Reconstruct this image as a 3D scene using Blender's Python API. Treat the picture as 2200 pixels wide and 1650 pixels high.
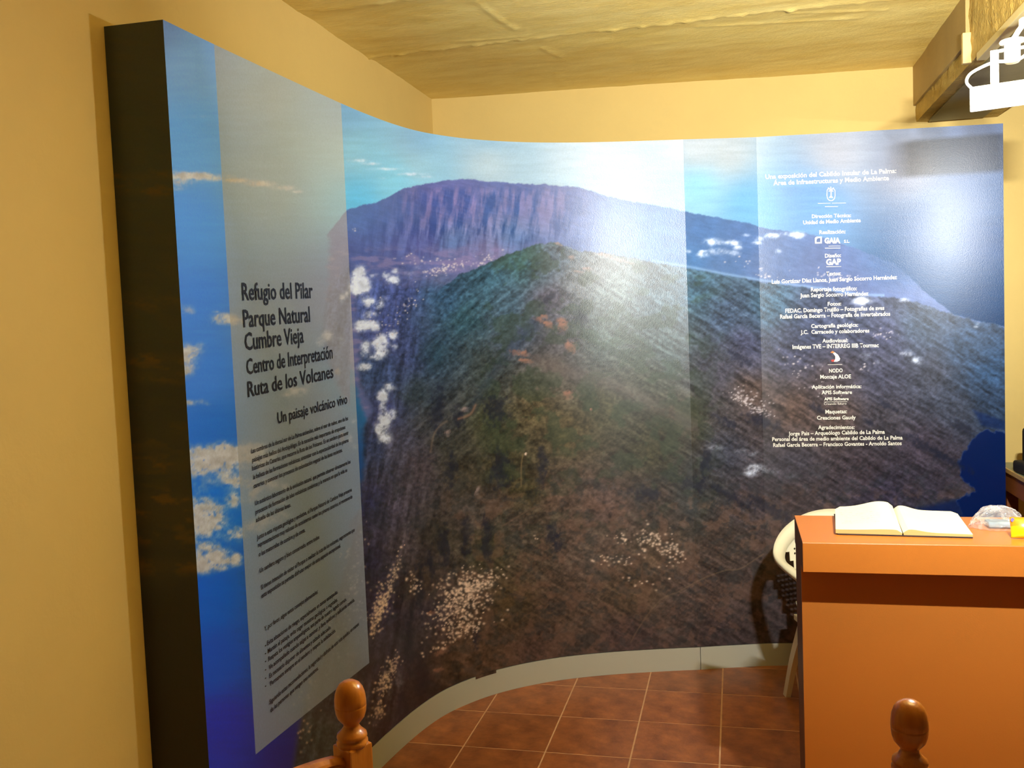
import bpy, bmesh, math, random
import numpy as np
from mathutils import Vector, Matrix

for o in list(bpy.data.objects):
    bpy.data.objects.remove(o)
C = bpy.context.scene.collection
SC = bpy.context.scene
random.seed(4)

# ------------------------------------------------------------------ camera
CAM_H = 1.6458
FPX = 1974.5
YAW, PITCH, ROLL = -.2403, -.0612, -.0401

def cam_axes():
    cy, sy, cp, sp = math.cos(YAW), math.sin(YAW), math.cos(PITCH), math.sin(PITCH)
    f = np.array([sy*cp, cy*cp, sp]); r = np.array([cy, -sy, 0.]); u = np.cross(r, f)
    c, s = math.cos(ROLL), math.sin(ROLL)
    return r*c+u*s, -r*s+u*c, f
R_, U_, F_ = cam_axes()
cam = bpy.data.objects.new('camera', bpy.data.cameras.new('camera'))
C.objects.link(cam)
cam.data.sensor_width = 36
cam.data.lens = 36*FPX/2200
cam.data.clip_start = .02
cam.matrix_world = Matrix([[R_[i], U_[i], -F_[i], (0, 0, CAM_H)[i]] for i in range(3)]+[[0, 0, 0, 1]])
SC.camera = cam

# ------------------------------------------------------------------ light and exposure
SC.view_settings.view_transform = 'Standard'
SC.view_settings.look = 'None'
SC.view_settings.gamma = 1
SC.view_settings.use_curve_mapping = False
SC.view_settings.exposure = 0.0
w = bpy.data.worlds.new('world'); SC.world = w
w.use_nodes = True
w.node_tree.nodes['Background'].inputs[0].default_value = (1, .9, .66, 1)
w.node_tree.nodes['Background'].inputs[1].default_value = 0.015
WARM = (1, 1, .97)
LAMP_B = (.62, 1.61, 2.17)      # flood over the desk side of the room, just outside the frame
LAMP_C = (2.55, 1.70, 2.42)     # flood further right
LAMP_A = (.788, 2.95, 2.256)     # flood seen at the frame's right edge
P_A, P_B, P_C, P_R = 24, 124, 2.4, .25

def area_light(name, loc, target, power, size=(.16, .08), color=WARM, spread=180):
    d = bpy.data.lights.new(name, 'AREA'); d.shape = 'RECTANGLE'
    d.size, d.size_y = size; d.energy = power; d.color = color
    d.spread = math.radians(spread)
    o = bpy.data.objects.new(name, d); C.objects.link(o)
    v = Vector(target)-Vector(loc)
    o.matrix_world = Matrix.Translation(loc) @ v.to_track_quat('-Z', 'Y').to_matrix().to_4x4()
    return o
# unseen fill light added behind the visitor
area_light('fill_light', (1.5, -.4, 2.72), (1.3, -.2, 0), P_R, (.6, .3))

# ------------------------------------------------------------------ helpers
def px_dir(x, y):
    return R_*((x-1100)/FPX) - U_*((y-825)/FPX) + F_
def px_z(x, y, z):
    v = px_dir(x, y); v = v/v[2]*(z-CAM_H); return np.array([v[0], v[1], z])
def px_y(x, y, Y):
    v = px_dir(x, y); v = v/v[1]*Y; return v+np.array([0, 0, CAM_H])

def srgb(r, g, b):
    f = lambda c: (c/255/12.92 if c/255 <= .04045 else ((c/255+.055)/1.055)**2.4)
    return (f(r), f(g), f(b), 1)

class Nd:
    def __init__(s, name):
        s.m = bpy.data.materials.new(name); s.m.use_nodes = True
        s.t = s.m.node_tree; s.b = s.t.nodes['Principled BSDF']
    def n(s, typ, **k):
        n = s.t.nodes.new(typ)
        for a, v in k.items():
            if a.startswith('i_'):
                n.inputs[a[2:].replace('_', ' ')].default_value = v
            else: setattr(n, a, v)
        return n
    def l(s, a, b): s.t.links.new(a, b)

def mat(name, col, rough=.5, var=.12, scale=8., bump=0., bscale=60., stretch=(1, 1, 1), metal=0, spec=.5, col2=None, detail=5, coat=0, rnd=0.):
    """procedural material: noise-mottled colour and a noise bump"""
    q = Nd(name); tc = q.n('ShaderNodeTexCoord'); mp = q.n('ShaderNodeMapping')
    mp.inputs['Scale'].default_value = stretch; q.l(tc.outputs['Object'], mp.inputs['Vector'])
    nz = q.n('ShaderNodeTexNoise', i_Scale=scale, i_Detail=detail, i_Roughness=.6); q.l(mp.outputs[0], nz.inputs['Vector'])
    rp = q.n('ShaderNodeValToRGB'); c = col if len(col) == 4 else (*col, 1)
    d = col2 or tuple(x*(1-var*2) for x in c[:3])+(1,)
    rp.color_ramp.elements[0].position = .3; rp.color_ramp.elements[1].position = .7
    rp.color_ramp.elements[0].color = d; rp.color_ramp.elements[1].color = c
    q.l(nz.outputs['Fac'], rp.inputs['Fac'])
    out = rp.outputs['Color']
    if rnd:
        oi = q.n('ShaderNodeObjectInfo'); hs = q.n('ShaderNodeHueSaturation')
        mr = q.n('ShaderNodeMapRange'); mr.inputs['To Min'].default_value = 1-rnd; mr.inputs['To Max'].default_value = 1+rnd
        q.l(oi.outputs['Random'], mr.inputs['Value']); q.l(mr.outputs[0], hs.inputs['Value']); q.l(out, hs.inputs['Color'])
        out = hs.outputs['Color']
    q.l(out, q.b.inputs['Base Color'])
    q.b.inputs['Roughness'].default_value = rough; q.b.inputs['Metallic'].default_value = metal
    q.b.inputs['Specular IOR Level'].default_value = spec
    q.b.inputs['Coat Weight'].default_value = coat
    if bump:
        n2 = q.n('ShaderNodeTexNoise', i_Scale=bscale, i_Detail=4., i_Roughness=.6); q.l(mp.outputs[0], n2.inputs['Vector'])
        bp = q.n('ShaderNodeBump', i_Strength=bump, i_Distance=.01); q.l(n2.outputs['Fac'], bp.inputs['Height'])
        q.l(bp.outputs['Normal'], q.b.inputs['Normal'])
    return q.m

def tag(o, label=None, cat=None, group=None, kind=None):
    if label: o['label'] = label
    if cat: o['category'] = cat
    if group: o['group'] = group
    if kind: o['kind'] = kind
    return o
def empty(name, loc=(0, 0, 0), rz=0):
    o = bpy.data.objects.new(name, None); C.objects.link(o); o.location = loc; o.rotation_euler = (0, 0, rz)
    o.empty_display_size = .05; return o
def obj(name, bm, m, parent=None, smooth=False):
    if isinstance(bm, bpy.types.Mesh): me = bm
    else:
        me = bpy.data.meshes.new(name); bmesh.ops.recalc_face_normals(bm, faces=bm.faces); bm.to_mesh(me); bm.free()
    if m and not me.materials: me.materials.append(m)
    if smooth:
        for p in me.polygons: p.use_smooth = True
    o = bpy.data.objects.new(name, me); C.objects.link(o)
    if parent: o.parent = parent
    return o
def box(bm, a, b, bev=0, M=None, seg=2):
    a = Vector(a); b = Vector(b)
    r = bmesh.ops.create_cube(bm, size=1)
    vs = r['verts']
    for v in vs: v.co = Vector([(a[i]+b[i])/2 + v.co[i]*(b[i]-a[i]) for i in range(3)])
    if bev:
        es = list({e for v in vs for e in v.link_edges})
        g = bmesh.ops.bevel(bm, geom=es, offset=bev, segments=seg, affect='EDGES', profile=.6)
        vs = list({v for f in g['faces'] for v in f.verts} | {v for v in vs if v.is_valid})
    if M:
        for v in vs: v.co = M @ v.co
    return bm
def nb(): return bmesh.new()
def lathe(bm, prof, n=20, M=None, cap=True):
    rings = []
    for r, z in prof:
        rings.append([bm.verts.new((r*math.cos(2*math.pi*k/n), r*math.sin(2*math.pi*k/n), z)) for k in range(n)])
    for a, b in zip(rings, rings[1:]):
        for k in range(n): bm.faces.new((a[k], a[(k+1) % n], b[(k+1) % n], b[k]))
    if cap:
        bm.faces.new(rings[0][::-1]); bm.faces.new(rings[-1])
    if M:
        for rg in rings:
            for v in rg: v.co = M @ v.co
    return bm
def tube(bm, pts, r, n=8, flat=1.):
    pts = [Vector(p) for p in pts]; rings = []; up = Vector((0, 0, 1))
    for i, p in enumerate(pts):
        t = (pts[min(i+1, len(pts)-1)]-pts[max(i-1, 0)]).normalized()
        s = t.cross(up)
        if s.length < 1e-3: s = t.cross(Vector((0, 1, 0)))
        s.normalize(); u = s.cross(t)
        rr = r[i] if isinstance(r, (list, tuple)) else r
        rings.append([bm.verts.new(p+s*rr*math.cos(2*math.pi*k/n)+u*rr*flat*math.sin(2*math.pi*k/n)) for k in range(n)])
    for a, b in zip(rings, rings[1:]):
        for k in range(n): bm.faces.new((a[k], a[(k+1) % n], b[(k+1) % n], b[k]))
    bm.faces.new(rings[0][::-1]); bm.faces.new(rings[-1])
    return bm
def spline(pts, n=8):
    P = [np.array(p, float) for p in pts]; P = [2*P[0]-P[1]]+P+[2*P[-1]-P[-2]]; out = []
    for i in range(1, len(P)-2):
        for k in range(n):
            t = k/n
            out.append(.5*((2*P[i])+(-P[i-1]+P[i+1])*t+(2*P[i-1]-5*P[i]+4*P[i+1]-P[i+2])*t*t+(-P[i-1]+3*P[i]-3*P[i+1]+P[i+2])*t**3))
    out.append(P[-2]); return out

# value noise on arrays
_rng = np.random.RandomState(7)
_tab = _rng.rand(256, 256)
def vnoise(x, y, seed=0):
    x = x+seed*17.31; y = y+seed*9.77
    xi = np.floor(x).astype(int); yi = np.floor(y).astype(int); fx = x-xi; fy = y-yi
    fx = fx*fx*(3-2*fx); fy = fy*fy*(3-2*fy)
    g = lambda a, b: _tab[a & 255, b & 255]
    return (g(xi, yi)*(1-fx)+g(xi+1, yi)*fx)*(1-fy)+(g(xi, yi+1)*(1-fx)+g(xi+1, yi+1)*fx)*fy
def fbm(x, y, o=4, seed=0, gain=.55):
    s = 0; a = 1; t = 0
    for k in range(o):
        s = s+a*vnoise(x*2**k, y*2**k, seed+k*3); t += a; a *= gain
    return s/t
def sstep(a, b, x):
    t = np.clip((x-a)/(b-a), 0, 1); return t*t*(3-2*t)
def mesh_np(name, V, Fq, cols=None, uv=None, smooth=True):
    me = bpy.data.meshes.new(name)
    me.vertices.add(len(V)); me.vertices.foreach_set('co', np.ascontiguousarray(V, dtype=np.float32).ravel())
    k = Fq.shape[1]
    me.loops.add(Fq.size); me.loops.foreach_set('vertex_index', Fq.ravel().astype(np.int32))
    me.polygons.add(len(Fq)); me.polygons.foreach_set('loop_start', np.arange(0, Fq.size, k, dtype=np.int32))
    me.polygons.foreach_set('use_smooth', np.full(len(Fq), smooth))
    if cols is not None:
        a = me.color_attributes.new('print', 'FLOAT_COLOR', 'POINT')
        a.data.foreach_set('color', np.c_[cols, np.ones(len(cols))].astype(np.float32).ravel())
    me.update(calc_edges=True); me.validate(); return me
def grid_faces(nr, nc, flip=False):
    i, j = np.meshgrid(np.arange(nr-1), np.arange(nc-1), indexing='ij')
    a = (i*nc+j).ravel(); f = np.c_[a, a+1, a+nc+1, a+nc]
    return f[:, ::-1] if flip else f

# ------------------------------------------------------------------ room shell
CEIL = 2.85
M_wall = mat('yellow_wall_paint', srgb(220, 190, 112), rough=.75, var=.03, scale=3, bump=.12, bscale=25)
M_ceil = mat('yellow_ceiling_plaster', srgb(240, 216, 130), rough=.42, var=.07, scale=4, bump=.35, bscale=50, stretch=(1, 3, 1), col2=srgb(226, 194, 100))
M_beam = mat('rough_beam_plaster', srgb(200, 168, 84), rough=.7, var=.12, scale=18, bump=1., bscale=45)
M_grout = mat('pale_grout', srgb(226, 178, 136), rough=.8, var=.1, scale=20)
M_tile = mat('terracotta_tile', srgb(184, 112, 62), rough=.34, scale=11, col2=srgb(122, 66, 36), bump=.12, bscale=50, rnd=.12, detail=10)

def slab(name, pts, z0, z1, m):
    bm = nb(); lo = [bm.verts.new((x, y, z0)) for x, y in pts]; hi = [bm.verts.new((x, y, z1)) for x, y in pts]
    bm.faces.new(lo[::-1]); bm.faces.new(hi)
    for i in range(len(pts)):
        j = (i+1) % len(pts); bm.faces.new((lo[i], lo[j], hi[j], hi[i]))
    return tag(obj(name, bm, m), kind='structure')
LW = lambda y: -1.579+(y-2.1)*.026          # left wall face
BW = lambda x: 4.66+(x+1.50)*.1415          # back wall face
RX, FY = 3.1, -1.6
slab('wall_left', [(LW(FY)-.2, FY), (LW(FY), FY), (LW(BW(-1.5)), BW(-1.5)), (LW(4.9)-.2, 4.9)], -.06, 3.0, M_wall)
slab('wall_back', [(-1.7, BW(-1.7)), (RX, BW(RX)), (RX, BW(RX)+.2), (-1.7, BW(-1.7)+.2)], -.06, 3.0, M_wall)
floor = slab('floor', [(-1.8, FY), (RX, FY), (RX, 5.4), (-1.8, 4.9)], -.06, -.0012, M_grout)

# tiles, each a piece of the floor
T0X, T0Y, T = -1.0864, 4.0465, .33
bm = nb(); g = .0026
box(bm, (g, g, -.010), (T-g, T-g, 0), bev=0)
for v in bm.verts:
    if v.co.z > -.001: v.co.x += .0006*(1 if v.co.x < .1 else -1); v.co.y += .0006*(1 if v.co.y < .1 else -1)
bmesh.ops.recalc_face_normals(bm, faces=bm.faces)
tme = bpy.data.meshes.new('tile'); bm.to_mesh(tme); bm.free(); tme.materials.append(M_tile)
for i in range(-1, 12):
    for j in range(-2, 12):
        x, y = T0X+i*T, T0Y-j*T
        if y < .6 or x+T > RX or y+T > 4.75: continue
        o = bpy.data.objects.new('tile', tme); C.objects.link(o); o.parent = floor
        rz = 0 if (i*7+j*3) % 2 else math.pi
        o.location = (x+(T if rz else 0), y+(T if rz else 0), random.uniform(-.0006, .0004)); o.rotation_euler = (0, 0, rz)

# ceiling: board-marked plaster with two raised seams, relief is real
nx, ny = 420, 420
gx = np.linspace(-1.75, RX+.1, nx); gy = np.r_[np.linspace(FY-.1, 1.6, 60), np.linspace(1.62, 5.5, ny-60)]
X, Y = np.meshgrid(gx, gy)
d = (fbm(X*1.2, Y*4, 4, 1)-.5)*.012 + (fbm(X*9, Y*14, 3, 2)-.5)*.004
sa, sb = px_z(790, 125, CEIL), px_z(1400, 55, CEIL)
sl = (sb[1]-sa[1])/(sb[0]-sa[0])
def seam(y0x, y0, sl, wob, seed):
    q = Y-(y0+(X-y0x)*sl+(fbm(X*2.2, X*0, 3, seed)-.5)*wob)
    lump = np.clip(fbm(X*26, Y*26, 3, seed+1)-.36, 0, 1)*2.4
    return np.exp(-(q/.016)**2)*.008*lump + np.exp(-(q/.05)**2)*.004 - np.where(q > 0, 1, 0)*.003
d = d+seam(sa[0], sa[1], sl, .05, 5)+seam(sa[0], sa[1]-.62, sl*.8, .05, 9)*.7
sc_, sd_ = px_z(1020, 10, CEIL), px_z(1100, 60, CEIL)      # short trowel ridges
for (xa, ya, xb, yb, amp) in ((1020, 5, 1105, 62, .005), (1165, 105, 1205, 125, .004), (1195, 160, 1215, 190, .002), (980, 90, 1130, 78, .003), (1500, 60, 1850, 42, .004), (1700, 30, 1900, 24, .004)):
    a = px_z(xa, ya, CEIL)[:2]; b = px_z(xb, yb, CEIL)[:2]; ab = b-a; L = ab@ab
    t = np.clip(((X-a[0])*ab[0]+(Y-a[1])*ab[1])/L, 0, 1)
    dd = np.hypot(X-a[0]-t*ab[0], Y-a[1]-t*ab[1])
    d = d+np.exp(-(dd/.014)**2)*amp*(.3+1.4*fbm(X*30, Y*12, 2, 4))
V = np.c_[X.ravel(), Y.ravel(), (CEIL-d).ravel()]
me = mesh_np('ceiling', V, grid_faces(len(gy), nx, flip=True))
me.materials.append(M_ceil); tag(obj('ceiling', me, None), kind='structure')
slab('ceiling_slab', [(-1.9, FY-.2), (RX+.2, FY-.2), (RX+.2, 5.6), (-1.9, 5.6)], 2.9, 3.0, M_ceil)
bpy.data.objects['ceiling_slab'].name = 'ceiling_2'

# ------------------------------------------------------------------ beam on the ceiling (rough plaster, cable trunking, board)
BX0, BX1, BZ = .90, 1.28, 2.587
def rough_box(name, x0, x1, y0, y1, z0, z1, m, amp, parent=None, res=.022):
    """a box whose faces carry real lumpy relief"""
    faces = []; vs = []
    def face(o, u, v, nrm, nu, nv):
        uu, vv = np.meshgrid(np.linspace(0, 1, nu), np.linspace(0, 1, nv))
        P = np.array(o)+uu[..., None]*np.array(u)+vv[..., None]*np.array(v)
        h = (fbm(P[..., 0]*30+P[..., 2]*22, P[..., 1]*30+P[..., 2]*17, 3, 3)-.45)*amp
        e = np.minimum(np.minimum(uu, 1-uu)*nu, np.minimum(vv, 1-vv)*nv); h = h*np.clip(e/1.5, 0, 1)
        P = P+h[..., None]*np.array(nrm); b = sum(len(q) for q in vs)
        vs.append(P.reshape(-1, 3)); faces.append(grid_faces(nv, nu)+b)
    dx, dy, dz = x1-x0, y1-y0, z1-z0; k = lambda q: max(2, int(q/res))
    face((x0, y0, z0), (0, dy, 0), (0, 0, dz), (-1, 0, 0), k(dy), k(dz))
    face((x0, y0, z0), (dx, 0, 0), (0, dy, 0), (0, 0, -1), k(dx), k(dy))
    face((x1, y0, z0), (0, dy, 0), (0, 0, dz), (1, 0, 0), k(dy)//2, 6)
    face((x0, y0, z0), (dx, 0, 0), (0, 0, dz), (0, -1, 0), k(dx), k(dz))
    me = mesh_np(name, np.vstack(vs), np.vstack(faces)); me.materials.append(m)
    return obj(name, me, None, parent)
beam = rough_box('trim_1', BX0, BX1, -1.6, BW(1.1)+.02, BZ, CEIL+.02, M_beam, .017); tag(beam, kind='structure')
M_board = mat('smooth_ochre_board', srgb(172, 142, 80), rough=.6, var=.08, scale=5, bump=.1)
bm = nb(); box(bm, (BX0-.014, 3.925, 2.665), (BX0+.004, BW(.9)-.002, CEIL+.01), bev=.003); obj('board', bm, M_board, beam)
bm = nb(); box(bm, (BX0-.03, 3.90, 2.585), (BX0+.002, 3.925, 2.70), bev=.003); obj('batten', bm, mat('pale_batten_wood', srgb(222, 190, 120), var=.1), beam)
M_trunk = mat('cream_cable_trunking', srgb(214, 196, 140), rough=.45, var=.03)
bm = nb(); box(bm, (BX0-.006, .2, BZ-.022), (BX0+.03, 3.80, BZ+.006), bev=.003); obj('trunking', bm, M_trunk, beam)
bm = nb(); box(bm, (BX0+.05, .2, BZ-.012), (BX0+.30, BW(.9)-.03, BZ-.002), bev=.002); obj('soffit_board', bm, mat('grey_soffit_board', srgb(150, 140, 104), rough=.6, var=.1, scale=6), beam)

# ------------------------------------------------------------------ curved printed wall
H = 2.47; PZ = .110
KN = np.array([(-1.4071, 2.1395), (-1.3964, 2.3850), (-1.3740, 2.75), (-1.3488, 3.1180), (-1.3237, 3.3400), (-1.2939, 3.5094), (-1.2494, 3.6608),
      (-1.1869, 3.7789), (-1.1060, 3.8900), (-.9977, 3.9933), (-.8513, 4.0948), (-.6552, 4.1864), (-.4113, 4.2662), (-.1436, 4.3341),
      (.2672, 4.4130), (.6739, 4.4912), (1.1859, 4.5868)])
_c = np.array([p for p in spline(KN, 12)]); _c = np.array(_c)
_s = np.r_[0, np.cumsum(np.hypot(*np.diff(_c, axis=0).T))]
SL = _s[-1]
def csm(s): return np.stack([np.interp(s, _s, _c[:, 0]), np.interp(s, _s, _c[:, 1])], -1)
_ss = np.linspace(0, SL, 1200); _cp = csm(_ss)
_k = np.hanning(41); _k /= _k.sum()
for a in (0, 1):
    pad = np.r_[2*_cp[0, a]-_cp[1:21, a][::-1], _cp[:, a], 2*_cp[-1, a]-_cp[-21:-1, a][::-1]]
    _cp[:, a] = np.convolve(pad, _k, 'valid')
_tn = np.gradient(_cp, axis=0); _tn /= np.hypot(*_tn.T)[:, None]
_nm = np.stack([_tn[:, 1], -_tn[:, 0]], -1)         # towards the room
def surf(s, z, off=0.):
    off = off+np.interp(s, KINK[0], KINK[1])
    x = np.interp(s, _ss, _cp[:, 0])+np.interp(s, _ss, _nm[:, 0])*off
    y = np.interp(s, _ss, _cp[:, 1])+np.interp(s, _ss, _nm[:, 1])*off
    return np.stack([x, y, np.broadcast_to(z, np.shape(x))], -1)
KINK = ([0, 9], [0, 0])
_bear = np.arctan2(_cp[:, 0], _cp[:, 1])
def px2sz(x, y):
    """where on the print (arc length, height) a measured point of the photograph lies"""
    d = px_dir(x, y); s = np.interp(math.atan2(d[0], d[1]), _bear, _ss)
    p = surf(s, 0); return float(s), float(CAM_H+d[2]/math.hypot(d[0], d[1])*math.hypot(p[0], p[1]))
def to_px(P):
    q = P-np.array([0, 0, CAM_H]); a, b, c = q@R_, q@U_, q@F_
    return 1100+FPX*a/c, 825-FPX*b/c
S_L = px2sz(487, 560)[0]; S_R = (px2sz(737, 240)[0]+px2sz(765, 900)[0]+px2sz(790, 1390)[0])/3
Z_B = (px2sz(557, 1642)[1]+px2sz(794, 1402)[1])/2
S_1, S_2 = px2sz(1479, 700)[0], px2sz(1637, 700)[0]
KINK = ([0, S_1, S_2, SL], [0, 0, -.030, 0])
print('overlay', S_L, S_R, Z_B, 'seams', S_1, S_2, 'len', SL, [px2sz(*q) for q in ((557, 1642), (794, 1402))])

# ---- the printed aerial view: colours painted over (x, y) of the motif
def rbf(pts, X, Y, p=3.2):
    num = np.zeros(X.shape+(3,)); den = np.zeros(X.shape)
    for (x, y, r, g, b) in pts:
        w_ = 1/(((X-x)**2+(Y-y)**2)+900)**(p/2)
        num += w_[..., None]*np.array([r, g, b]); den += w_
    return num/den[..., None]
def below(X, Y, line, soft=1.5, jag=0., seed=0):
    L = np.array(line, float); yy = np.interp(X, L[:, 0], L[:, 1])
    if jag: yy = yy+(fbm(X/9, X*0, 3, seed)-.5)*jag*2
    return sstep(-soft, soft, Y-yy)
def polymask(X, Y, poly, soft=2.):
    P = np.array(poly, float); ins = np.zeros(X.shape, bool); dm = np.full(X.shape, 1e9)
    for i in range(len(P)):
        x0, y0 = P[i]; x1, y1 = P[(i+1) % len(P)]
        c = ((y0 > Y) != (y1 > Y)); xx = (x1-x0)*(Y-y0)/((y1-y0) if y1 != y0 else 1e-9)+x0
        ins ^= c & (X < xx)
        dx, dy = x1-x0, y1-y0; t = np.clip(((X-x0)*dx+(Y-y0)*dy)/(dx*dx+dy*dy+1e-9), 0, 1)
        dm = np.minimum(dm, np.hypot(X-x0-t*dx, Y-y0-t*dy))
    return sstep(-soft, soft, np.where(ins, dm, -dm))
def lerp(c, col, a):
    return c*(1-a[..., None])+np.array(col, float)*a[..., None]

SKY = [(350, 50, 95, 130, 165), (420, 120, 112, 158, 192), (410, 300, 88, 152, 198), (420, 480, 76, 142, 205), (430, 650, 64, 124, 198), (450, 800, 58, 120, 196),
       (460, 930, 34, 104, 184), (470, 1100, 20, 108, 192), (450, 1290, 4, 90, 186), (470, 1420, 14, 78, 180), (490, 1560, 36, 50, 162), (620, 1630, 38, 44, 150),
       (560, 180, 120, 165, 185), (560, 400, 105, 155, 180), (560, 700, 82, 125, 172), (600, 1000, 68, 108, 160), (620, 1250, 55, 90, 145), (640, 1450, 42, 70, 130),
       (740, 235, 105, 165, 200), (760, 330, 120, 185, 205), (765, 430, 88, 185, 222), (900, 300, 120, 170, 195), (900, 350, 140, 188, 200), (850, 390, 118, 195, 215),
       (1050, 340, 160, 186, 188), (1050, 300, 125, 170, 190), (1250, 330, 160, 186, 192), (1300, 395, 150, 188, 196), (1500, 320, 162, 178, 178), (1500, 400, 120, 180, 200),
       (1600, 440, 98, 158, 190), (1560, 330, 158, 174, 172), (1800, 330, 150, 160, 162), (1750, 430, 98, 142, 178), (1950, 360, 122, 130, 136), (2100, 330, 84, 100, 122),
       (2100, 420, 60, 86, 116), (2000, 500, 52, 80, 112), (2120, 520, 30, 62, 98), (1990, 590, 26, 66, 102), (2130, 640, 10, 52, 88), (2140, 700, 8, 46, 80),
       (780, 620, 40, 105, 170), (770, 700, 38, 95, 165), (770, 850, 30, 100, 150), (772, 1000, 28, 75, 135), (700, 650, 70, 100, 160), (690, 900, 60, 100, 150),
       (2100, 980, 0, 20, 74), (2140, 1080, 0, 16, 66), (2120, 930, 4, 22, 66)]
FAR = [(760, 470, 72, 100, 165), (820, 450, 70, 92, 155), (900, 430, 88, 88, 148), (900, 520, 78, 82, 145), (980, 440, 96, 96, 152), (980, 520, 72, 100, 150), (1100, 430, 88, 98, 152),
       (1100, 500, 70, 98, 145), (1200, 440, 98, 102, 150), (1250, 480, 88, 108, 158), (1330, 470, 80, 112, 165), (1400, 500, 76, 115, 165), (1500, 500, 58, 98, 150), (1600, 520, 72, 102, 150),
       (760, 540, 72, 84, 150), (850, 570, 78, 84, 145), (1000, 555, 112, 102, 145), (1060, 550, 118, 108, 142), (960, 590, 100, 98, 150), (1480, 560, 58, 105, 155), (1560, 570, 72, 102, 145),
       (1640, 570, 86, 104, 142), (1750, 560, 92, 104, 140), (1850, 590, 90, 100, 138), (1700, 530, 88, 108, 148), (1400, 550, 84, 120, 160), (1880, 560, 82, 102, 145)]
LAND = [(800, 610, 60, 76, 140), (850, 640, 62, 72, 132), (820, 720, 58, 66, 128), (880, 760, 54, 62, 108), (800, 800, 50, 70, 114), (830, 880, 52, 56, 105), (800, 960, 44, 56, 96), (850, 960, 76, 72, 92),
        (800, 1080, 38, 40, 80), (840, 1080, 82, 72, 86), (800, 1200, 50, 46, 76), (870, 1180, 76, 64, 68), (820, 1300, 58, 48, 72), (840, 1420, 52, 42, 60), (820, 1560, 60, 50, 62), (760, 1500, 66, 62, 76),
        (740, 1630, 72, 62, 72), (700, 1600, 62, 70, 74), (870, 1600, 54, 42, 44), (640, 1640, 58, 66, 78),
        (960, 640, 44, 74, 102), (1050, 600, 48, 82, 98), (1000, 680, 42, 72, 80), (930, 760, 34, 58, 68), (900, 850, 44, 56, 62), (930, 900, 60, 58, 58), (900, 1000, 72, 58, 62), (960, 960, 52, 50, 40),
        (1120, 570, 52, 88, 92), (1100, 650, 55, 78, 92), (1180, 560, 72, 84, 98), (1180, 640, 82, 72, 84), (1120, 720, 58, 66, 82), (1050, 780, 52, 58, 54), (1200, 740, 72, 64, 66), (1180, 800, 80, 68, 58),
        (1150, 880, 84, 68, 40), (1050, 900, 62, 60, 36), (1080, 980, 66, 58, 34), (1220, 920, 82, 66, 36), (1300, 880, 66, 62, 38), (1000, 1020, 64, 54, 38), (1120, 1050, 66, 56, 30),
        (1250, 600, 92, 92, 92), (1320, 620, 84, 96, 92), (1300, 720, 72, 84, 76), (1400, 640, 72, 90, 98), (1430, 740, 70, 82, 80), (1380, 820, 72, 72, 56), (1450, 900, 62, 54, 34), (1400, 960, 56, 52, 32),
        (1500, 620, 52, 84, 102), (1560, 680, 54, 70, 92), (1650, 660, 54, 84, 102), (1600, 740, 62, 62, 84), (1550, 800, 62, 58, 68), (1620, 840, 82, 62, 52), (1700, 760, 60, 60, 80), (1750, 700, 60, 66, 90),
        (1850, 660, 64, 68, 88), (1900, 720, 62, 62, 84), (1980, 700, 58, 70, 86), (2080, 740, 44, 62, 84), (2000, 800, 58, 58, 68), (1900, 800, 58, 56, 70), (1780, 820, 72, 58, 58), (1700, 880, 84, 60, 48),
        (1620, 920, 62, 52, 52), (1800, 900, 74, 56, 48), (1900, 920, 54, 48, 52), (2050, 880, 48, 50, 60), (2130, 860, 36, 52, 74), (2120, 800, 34, 58, 84), (1980, 960, 56, 46, 54), (2040, 1000, 52, 44, 52),
        (1850, 1000, 58, 46, 50), (1700, 1000, 54, 48, 54), (1560, 980, 52, 52, 62), (1600, 1060, 56, 46, 48), (1700, 1080, 58, 44, 42), (1980, 1060, 48, 42, 52), (1900, 1060, 46, 40, 54), (1500, 1060, 50, 50, 46),
        (1200, 1060, 86, 62, 48), (1300, 1080, 88, 64, 54), (1250, 1180, 78, 60, 48), (1400, 1080, 66, 54, 46), (1100, 1140, 68, 56, 46), (1000, 1110, 76, 62, 56), (950, 1150, 56, 48, 36), (1050, 1180, 60, 54, 32),
        (1420, 1180, 76, 56, 40), (1550, 1180, 60, 46, 38), (1650, 1180, 58, 44, 38), (1500, 1280, 64, 48, 40), (1350, 1280, 70, 52, 34), (1200, 1300, 62, 46, 34), (1100, 1300, 64, 48, 28), (1000, 1350, 66, 48, 34),
        (960, 1420, 64, 46, 30), (920, 1330, 62, 50, 58), (900, 1250, 64, 48, 36), (1050, 1420, 72, 50, 34), (1150, 1400, 60, 42, 34), (1350, 1370, 54, 38, 34), (1550, 1360, 50, 38, 36), (900, 1500, 44, 34, 34),
        (1650, 1320, 52, 40, 36), (1000, 1470, 54, 40, 28), (880, 1420, 50, 40, 48), (1060, 1080, 70, 58, 50)]
SKYLINE = [(300, 700), (690, 520), (746, 449), (780, 441), (809, 435), (842, 418), (872, 403), (932, 392), (973, 386), (1005, 384), (1040, 389), (1074, 392), (1136, 396), (1164, 395), (1200, 399), (1245, 403), (1273, 411),
           (1309, 422), (1364, 434), (1418, 442), (1475, 456), (1527, 464), (1582, 475), (1609, 479), (1642, 490), (1699, 498), (1732, 501), (1800, 520), (1870, 545), (1925, 568), (1985, 625), (2050, 677), (2200, 712)]
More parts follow.
